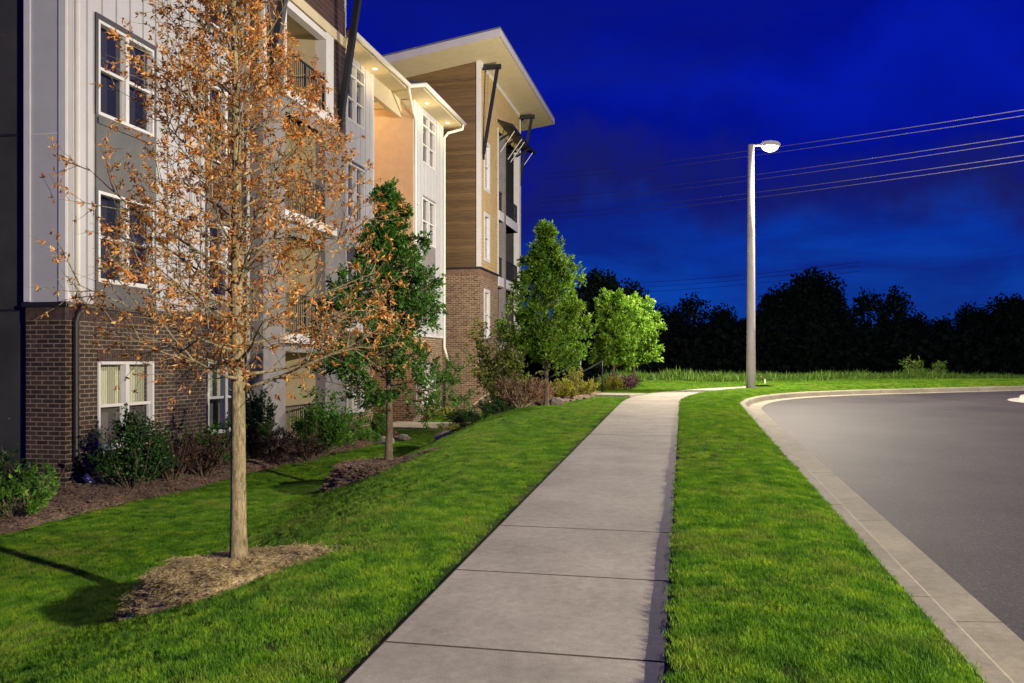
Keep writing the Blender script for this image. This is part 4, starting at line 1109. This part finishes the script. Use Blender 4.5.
for u, z in ((27.2, 7.5), (30.6, 7.4), (27.2, 6.9)):
    mb = MB(); (PA if u < 28 else PD).b(mb, u - .06, u + .06, z, z + .1, .02, .12); bb(mb, 'wall_vent', M['trim'])

# path to the entrance, steps and handrails
mb = MB()
def slabpoly(poly, z, th):
    o = len(mb.v); n_ = len(poly)
    for p in poly: mb.v.append((p[0], p[1], z))
    for p in poly: mb.v.append((p[0], p[1], z - th))
    mb.f.append(tuple(o + k for k in range(n_))); mb.m.append(0)
    for k in range(n_): mb.f.append((o + k, o + n_ + k, o + n_ + (k + 1) % n_, o + (k + 1) % n_)); mb.m.append(0)
slabpoly([(-10.68, 27.3), (-8.6, 27.2), (-7.4, 27.9), (-6.6, 28.6), (-5.6, 30.6), (-7.0, 31.4), (-7.8, 30.1), (-8.6, 29.9), (-10.68, 29.9)], LOW + .05, .3)
mb.build('path', M['concrete'], kind='structure')
top = Vector((*W2(2.35, 25.7), 0)); bot = Vector((*W2(.2, 26.9), 0)); dr = (bot - top).normalized(); sd = Vector((-dr.y, dr.x, 0))
zt = H(*W2(3.0, 25.7)) + .02; NS = 8; st_ = MB()
for k in range(NS):
    a = top + dr * ((bot - top).length * k / NS); b = top + dr * ((bot - top).length * (k + 1) / NS + .02)
    z = zt - (zt - LOW - .06) * k / NS
    w_ = .75
    st_.hexa([(*(a - sd * w_).xy, z - 1), (*(b - sd * w_).xy, z - 1), (*(b + sd * w_).xy, z - 1), (*(a + sd * w_).xy, z - 1), (*(a - sd * w_).xy, z), (*(b - sd * w_).xy, z), (*(b + sd * w_).xy, z), (*(a + sd * w_).xy, z)])
a = top - dr * 1.5
st_.hexa([(*(a - sd * .75).xy, zt - 1), (*(top - sd * .75).xy, zt - 1), (*(top + sd * .75).xy, zt - 1), (*(a + sd * .75).xy, zt - 1), (*(a - sd * .75).xy, zt + .001), (*(top - sd * .75).xy, zt + .001), (*(top + sd * .75).xy, zt + .001), (*(a + sd * .75).xy, zt + .001)])
o = st_.build('steps', M['concrete']); tag(o, 'concrete steps leading down from the footpath between the handrails', 'steps')
for k, s in enumerate((-.8, .8)):
    r = MB()
    a = top + sd * s; b = bot + sd * s
    A0 = Vector((a.x, a.y, zt)); B0 = Vector((b.x, b.y, LOW + .06)); up = Vector((0, 0, .95))
    r.tube([A0 + up, B0 + up, B0 + dr * .3 + up], .028, 6); r.tube([A0 + up * .55, B0 + up * .55], .02, 6)
    root = empty('handrail', tuple(A0), ['black metal handrail on the near side of the steps', 'black metal handrail on the far side of the steps'][k], 'handrail', 'handrails at the steps')
    r.build('rail', M['dark'], None, True)
    ro = bpy.context.scene.collection.objects[-1]; ro.parent = root; ro.matrix_parent_inverse = Matrix.Translation(-A0)
    for q in (A0, A0.lerp(B0, .5), B0):
        pm = MB(); pm.tube([q - Vector((0, 0, .05)), q + up], .024, 6); po = pm.build('post', M['dark'], None, True); po.parent = root; po.matrix_parent_inverse = Matrix.Translation(-A0)
# small rail at the tower foot
c = Vector((*fd(478, 33.5), 0)); A0 = Vector((c.x, c.y, LOW))
root = empty('handrail', tuple(A0), 'short bronze handrail at the foot of the brick tower', 'handrail')
r = MB(); r.tube([(-.4, 0, .35), (-.25, 0, .5), (.5, .5, 1.15), (.75, .6, 1.15)], .03, 6); r.tube([(-.25, 0, .15), (.5, .5, .75)], .02, 6); r.build('rail', M['twig'], root, True)
for p in ((-.25, 0, .5), (.5, .5, 1.15)):
    pm = MB(); pm.tube([(p[0], p[1], -.05), p], .025, 6); pm.build('post', M['bronze'], root, True)

# ------------------------------------------------------------------ island in the road
mb = MB(); gm = MB(); N_ = 72
cx, cz, ra, rb = 19.5, 24.6, 5.2, 2.5
def isl(an, off, z):
    c_, s_ = math.cos(an), math.sin(an)
    sg = lambda v: math.copysign(abs(v) ** .9, v)
    xc = cx + (ra - off) * sg(c_); zc = cz + (rb - off) * sg(s_); zc += .3 * (xc - cx) * .35
    x, y = W2(xc, zc); return (x, y, g_of(zc) - .122 + z)
prf = [(-.3, .003), (0, .012), (.03, .12), (.05, .135), (.17, .135), (.18, .09)]
for k in range(N_):
    for of, z in prf: mb.v.append(isl(6.2832 * k / N_, of, z))
m_ = len(prf)
for k in range(N_):
    for j in range(m_ - 1):
        a = k * m_ + j; b = ((k + 1) % N_) * m_ + j; mb.f.append((a, b, b + 1, a + 1)); mb.m.append(0)
mb.build('island_kerb', m_concrete('pale_kerb', (.5, .45, .4)), kind='structure')
gm.v = [isl(0, ra, 0)]; 
cxy = W2(cx, cz); gm.v = [(cxy[0], cxy[1], g_of(cz) + .1)]
for R_ in (.33, .66, 1):
    for k in range(N_):
        e = isl(6.2832 * k / N_, .17, .12); gm.v.append((lerp(cxy[0], e[0], R_), lerp(cxy[1], e[1], R_), lerp(g_of(cz) + .1, e[2], R_)))
for k in range(N_):
    gm.f.append((0, 1 + k, 1 + (k + 1) % N_)); gm.m.append(0)
    for r_ in (0, 1):
        a = 1 + r_ * N_ + k; b = 1 + r_ * N_ + (k + 1) % N_; gm.f.append((a, a + N_, b + N_, b)); gm.m.append(0)
gm.build('island_ground', M['soil'], kind='structure')
scatter('lawn_grass', gm, lambda p: 150, tA, 'short grass on the traffic island at the right edge', 'grass', sizef=lambda p: 1.2)

# ------------------------------------------------------------------ street lamp
LX, LY = W2(7.5, 27.3); LZ = g_of(27.3) + .02
def street_lamp(loc, rz_, label, power, group='street lamps'):
    root = empty('street_lamp', loc, label, 'street lamp', group, rz=rz_)
    p = MB(); p.tube([(0, 0, -.1), (0, 0, 2), (0, 0, 5), (0, 0, 7.7)], [.15, .135, .115, .098], 14); p.build('pole', M['pole'], root, True)
    p = MB(); p.box(-.2, .2, -.2, .2, 0, .03); p.box(-.03, .03, -.03, .03, .03, .035)
    for i in (-1, 1):
        for j in (-1, 1): p.tube([(i * .16, j * .16, .03), (i * .16, j * .16, .07)], .02, 6)
    p.build('base_plate', M['pole'], root)
    p = MB(); p.tube([(0, 0, 7.62), (.1, 0, 7.68), (.36, 0, 7.7)], [.05, .04, .035], 8); p.build('arm', M['pole'], root, True)
    p = MB(); hd = []
    for x, w, t0, t1 in ((.3, .06, 7.66, 7.75), (.38, .13, 7.65, 7.8), (.6, .17, 7.64, 7.82), (.82, .15, 7.64, 7.79), (.9, .08, 7.66, 7.75)):
        o_ = len(p.v); p.v += [(x, -w, t0 + .03), (x, -w * .7, t1), (x, w * .7, t1), (x, w, t0 + .03), (x, w * .9, t0), (x, -w * .9, t0)]
        if o_: 
            for k in range(6): p.f.append((o_ - 6 + k, o_ - 6 + (k + 1) % 6, o_ + (k + 1) % 6, o_ + k)); p.m.append(0)
    p.f += [(5, 4, 3, 2, 1, 0), tuple(len(p.v) - 6 + k for k in range(6))]; p.m += [0, 0]
    hd = p.build('lamp_head', M['pole'], root)
    p = MB(); R_, N2 = 5, 16
    for i in range(R_ + 1):
        ph = math.pi / 2 * i / R_
        for k in range(N2): p.v.append((.6 + .27 * math.cos(ph) * math.cos(6.2832 * k / N2), .175 * math.cos(ph) * math.sin(6.2832 * k / N2), 7.67 - .19 * math.sin(ph)))
    for i in range(R_):
        for k in range(N2): p.f.append((i * N2 + k, i * N2 + (k + 1) % N2, (i + 1) * N2 + (k + 1) % N2, (i + 1) * N2 + k)); p.m.append(0)
    p.build('lens', M['lens'], hd, True)
    l = bpy.data.lights.new('lamp_light', 'POINT'); l.energy = power; l.color = (1, .88, .69); l.shadow_soft_size = .16
    lo = bpy.data.objects.new('lamp_light', l); COL.objects.link(lo); lo.parent = root; lo.location = (.62, 0, 7.34)
    return root
RZ = -A + 0.1
street_lamp((LX, LY, LZ), A, 'tall steel street lamp lit at the bend of the road', 10500)
kx, ky = W2(15.5, -7.5)
street_lamp((kx, ky, g_of(-7.5) - .1), A + 2.4, 'second street lamp across the road behind the standpoint', 37000)
mb = MB(); mb.box(-.02, .02, -.012, .012, 0, .2); mb.box(-.024, .024, -.016, .016, .17, .22); o = mb.build('marker_stake', M['trim'])
x, y = W2(8.9, 30.6); o.location = (x, y, H(x, y)); tag(o, 'small white marker stake in the grass right of the lamp post', 'marker')

# ------------------------------------------------------------------ power lines
def wire(k, y0, y1, zc0, zc1, x0, x1, label, r, sag=.9):
    p = MB(); pts = []
    for i in range(41):
        f = i / 40; px = lerp(x0, x1, f); zi = 1 / lerp(1 / zc0, 1 / zc1, f); py = lerp(y0, y1, f)
        xc = (px - 512) / F * zi; x, y = W2(xc, zi); pts.append((x, y, EYE + (362 - py) / F * zi - sag * 4 * 0))
    # straight chord plus a real sag
    a, b = Vector(pts[0]), Vector(pts[-1]); q = []
    for i in range(41):
        f = i / 40; v = a.lerp(b, f); q.append((v.x, v.y, v.z - sag * 4 * f * (1 - f)))
    p.tube(q, r, 4); o = p.build('power_line', M['wire']); tag(o, label, 'power line', 'power lines crossing the sky')
ws = [(174, 104, 'top'), (179, 110, 'second from the top'), (198, 130, 'third from the top'), (202.5, 135.5, 'fourth from the top'), (214, 150, 'fifth from the top'), (219, 155.5, 'lowest of the six bright ones')]
for k, (a, b, t_) in enumerate(ws):
    wire(k, a, b, 80, 30, 540, 1060, 'pale overhead power line above the road, ' + t_, .019, .3)
for k, (a, b) in enumerate(((284, 262), (289, 266), (294, 271))):
    wire(k, a, b, 170, 110, 560, 860, 'thin power line low over the treeline, ' + ['upper', 'middle', 'lower'][k] + ' of three', .035, .8)

# ------------------------------------------------------------------ far trees
def far_tree_mesh(seed, h, w, low=.08, n=10000, cl=44, ls=.42):
    random.seed(seed); lb = MB(); tb = MB()
    tb.tube([(0, 0, -.5), (.1, 0, h * .4), (.1, .1, h * .85)], [.25, .18, .04], 6)
    cs_ = []
    for i in range(cl):
        u = low + (1 - low) * ((i + random.random()) / cl); rr = w / 2 * (math.sin(math.pi * min(.98, .12 + .85 * (u - low) / (1 - low))) ** .6)
        a = i * 2.4 + random.random(); d = rr * math.sqrt(random.random()) * .8
        c_ = Vector((math.cos(a) * d, math.sin(a) * d, u * h * .95)); cs_.append((c_, random.uniform(.15, .26) * w))
        tb.tube([(0, 0, max(0, c_.z - d * .8)), tuple(c_)], [.07, .02], 3, cap=False)
    for i in range(n):
        c_, r_ = random.choice(cs_); q = c_ + rv() * r_ * random.random() ** .6
        if q.z < .1: q.z = .1
        leaf_faces(lb, q, rv(), rv(), ls * random.uniform(.6, 1.3), ls * .7 * random.uniform(.6, 1.3))
    mt = bpy.data.meshes.new('trunk'); mt.from_pydata(tb.v, [], tb.f); mt.materials.append(M['barkd'])
    ml = bpy.data.meshes.new('crown'); ml.from_pydata(lb.v, [], lb.f); ml.materials.append(M['wood'])
    return mt, ml
kinds = [far_tree_mesh(101, 10, 8), far_tree_mesh(102, 10, 7, .05), far_tree_mesh(103, 10, 4.5, .05, 3000, 24), far_tree_mesh(104, 10, 6, .25, 2600, 20)]
spec = [  # picture column, top row, distance, kind, width scale, note
    (598, 277, 62, 1, .9, 'dark tree showing right of the brick tower above the conical tree'), (628, 290, 64, 0, .7, 'dark tree showing above the lime trees'),
    (665, 312, 88, 0, .8, 'low dark tree just right of the lime trees'), (692, 297, 92, 3, .75, 'ragged dark tree left of the lamp post'), (722, 312, 95, 0, .75, 'rounded dark tree just left of the lamp post'),
    (748, 322, 97, 1, .7, 'low dark tree right behind the lamp post'), (778, 294, 92, 0, .75, 'dark tree on the left shoulder of the tallest far tree'), (812, 277, 90, 1, 1.0, 'tallest dark tree right of the lamp post'),
    (842, 318, 99, 0, .8, 'low dark tree right of the tallest far tree'), (868, 293, 92, 3, .8, 'open dark tree with gaps right of the tallest one'), (897, 291, 92, 2, .8, 'narrow pointed dark tree right of the open one'), (915, 318, 98, 0, .7, 'low dark tree right of the narrow pointed one'),
    (942, 322, 104, 1, .9, 'lowest stretch dark tree right of centre of the far line'), (972, 310, 98, 0, .8, 'dark rounded tree second from the right edge'), (1010, 300, 94, 1, .9, 'dark tree at the right edge of the picture'), (1048, 298, 94, 0, 1.0, 'dark tree cut by the right edge of the picture'),
    (650, 326, 100, 1, .8, 'low dark tree behind the lime trees'), (706, 326, 104, 1, .8, 'low dark tree behind the ragged tree'),(765, 318, 104, 1, .8, 'low dark tree behind the lamp post, right side'), (890, 324, 106, 1, .9, 'low dark tree behind the narrow pointed tree'),(990, 322, 106, 0, .9, 'low dark tree behind the two at the right edge'),
    (570, 330, 80, 1, .8, 'dark tree hidden behind the conical tree'), (540, 330, 85, 0, .8, 'dark tree just behind the tower edge')]
for (px, ty, zc, k, ws_, lab) in spec:
    mt, ml = kinds[k]; x, y = fd(px, zc); z0 = H(x, y) - .5; hh = EYE + (362 - ty) / F * zc - z0
    r = empty('dark_tree', (x, y, z0), lab, 'tree', 'dark trees along the far edge of the field')
    s_ = hh / 10
    r.scale = (s_ * ws_ * 1.15, s_ * ws_ * 1.15, s_); r.rotation_euler = (0, 0, px * .37)
    for nm, me in (('trunk', mt), ('crown', ml)):
        c_ = bpy.data.objects.new(nm, me); COL.objects.link(c_); c_.parent = r
# undergrowth mass below them
lb = MB(); random.seed(77)
for i in range(26000):
    px = random.uniform(520, 1090); zc = random.uniform(82, 100); x, y = fd(px, zc)
    hmax = 5.2 + 1.8 * mn.noise(Vector((x * .12, y * .12, 4)))
    q = Vector((x, y, H(x, y) + hmax * random.random() ** .8))
    leaf_faces(lb, q, rv(), rv(), random.uniform(.5, 1.1), random.uniform(.4, .8))
o = lb.build('undergrowth', M['wood'], kind='stuff'); tag(o, 'dark mass of undergrowth beneath the far trees', 'undergrowth')
# a few tall weeds that stand out
for k, (px, h_) in enumerate(((912, .85), (938, .7), (923, .5))):
    shrub('tall_weed', ['tall pale weed left in the group beyond the far kerb', 'tall pale weed right in the group beyond the far kerb', 'shorter weed between two tall ones beyond the far kerb'][k], fd(px, 38 + k), 1.0 if k == 0 else .6, .6, h_, M['weed'], 420, (.16, .05), 60 + k, kind='spike', stems=9, cat='weed', group='tall weeds beyond the far kerb')

# ------------------------------------------------------------------ sky
w = bpy.data.worlds.new('World'); S.world = w; w.use_nodes = True; nt = w.node_tree
bg = nt.nodes['Background']
tc = nd(nt, 'ShaderNodeTexCoord'); sp = nd(nt, 'ShaderNodeSeparateXYZ'); nt.links.new(tc.outputs['Generated'], sp.inputs[0])
r = ramp(nt, [(0, (.004, .034, .24)), (.08, (.003, .052, .38)), (.135, (.002, .036, .36)), (.18, (.009, .012, .13)), (.23, (.001, .006, .26)), (.29, (.001, .009, .38)), (.36, (.001, .005, .25)), (.44, (.001, .006, .3)), (1, (.0006, .003, .14))])
nb = noise(nt, tc.outputs['Generated'], 3.2, 6, .6)
zo = nd(nt, 'ShaderNodeMath', operation='MULTIPLY_ADD'); nt.links.new(nb.outputs[0], zo.inputs[0]); zo.inputs[1].default_value = .34; zo.inputs[2].default_value = -.17
za = nd(nt, 'ShaderNodeMath', operation='ADD'); nt.links.new(zo.outputs[0], za.inputs[0]); nt.links.new(sp.outputs[2], za.inputs[1])
nt.links.new(za.outputs[0], r.inputs[0])
mp = nd(nt, 'ShaderNodeMapping'); mp.inputs['Scale'].default_value = (1, 1, 4.2); mp.inputs['Rotation'].default_value = (.18, .1, .5); nt.links.new(tc.outputs['Generated'], mp.inputs[0])
n = noise(nt, mp.outputs[0], 3.0, 7, .6); n.inputs['Distortion'].default_value = .5
k = ramp(nt, [(.42, (0, 0, 0)), (.6, (1, 1, 1))]); nt.links.new(n.outputs[0], k.inputs[0])
kz = ramp(nt, [(0.02, (0, 0, 0)), (.1, (1, 1, 1)), (.3, (.7, .7, .7)), (.6, (.3, .3, .3))]); nt.links.new(sp.outputs[2], kz.inputs[0])
f = nd(nt, 'ShaderNodeMath', operation='MULTIPLY'); nt.links.new(k.outputs[0], f.inputs[0]); nt.links.new(kz.outputs[0], f.inputs[1])
f2 = nd(nt, 'ShaderNodeMath', operation='MULTIPLY'); nt.links.new(f.outputs[0], f2.inputs[0]); f2.inputs[1].default_value = .75
c = mixc(nt, f2.outputs[0], r.outputs[0], (.004, .009, .17))
nt.links.new(c, bg.inputs[0]); bg.inputs[1].default_value = 1.0

# ------------------------------------------------------------------ camera and view
cam = bpy.data.cameras.new('Camera'); co = bpy.data.objects.new('Camera', cam); COL.objects.link(co)
cam.sensor_width = 36; cam.lens = F / 1024 * 36; cam.shift_y = (362 - 341.5) / 1024; cam.clip_end = 2000; cam.clip_start = .1
co.location = (0, 0, EYE); co.rotation_euler = (math.pi / 2, 0, A)
S.camera = co
S.view_settings.view_transform = 'Standard'; S.view_settings.look = 'None'; S.view_settings.gamma = 1; S.view_settings.exposure = 0
S.view_settings.use_curve_mapping = False
S.cycles.use_denoising = True
S.cycles.sample_clamp_direct = 3.0
S.cycles.max_bounces = 6; S.cycles.transparent_max_bounces = 8
S.render.resolution_x = 1024; S.render.resolution_y = 683
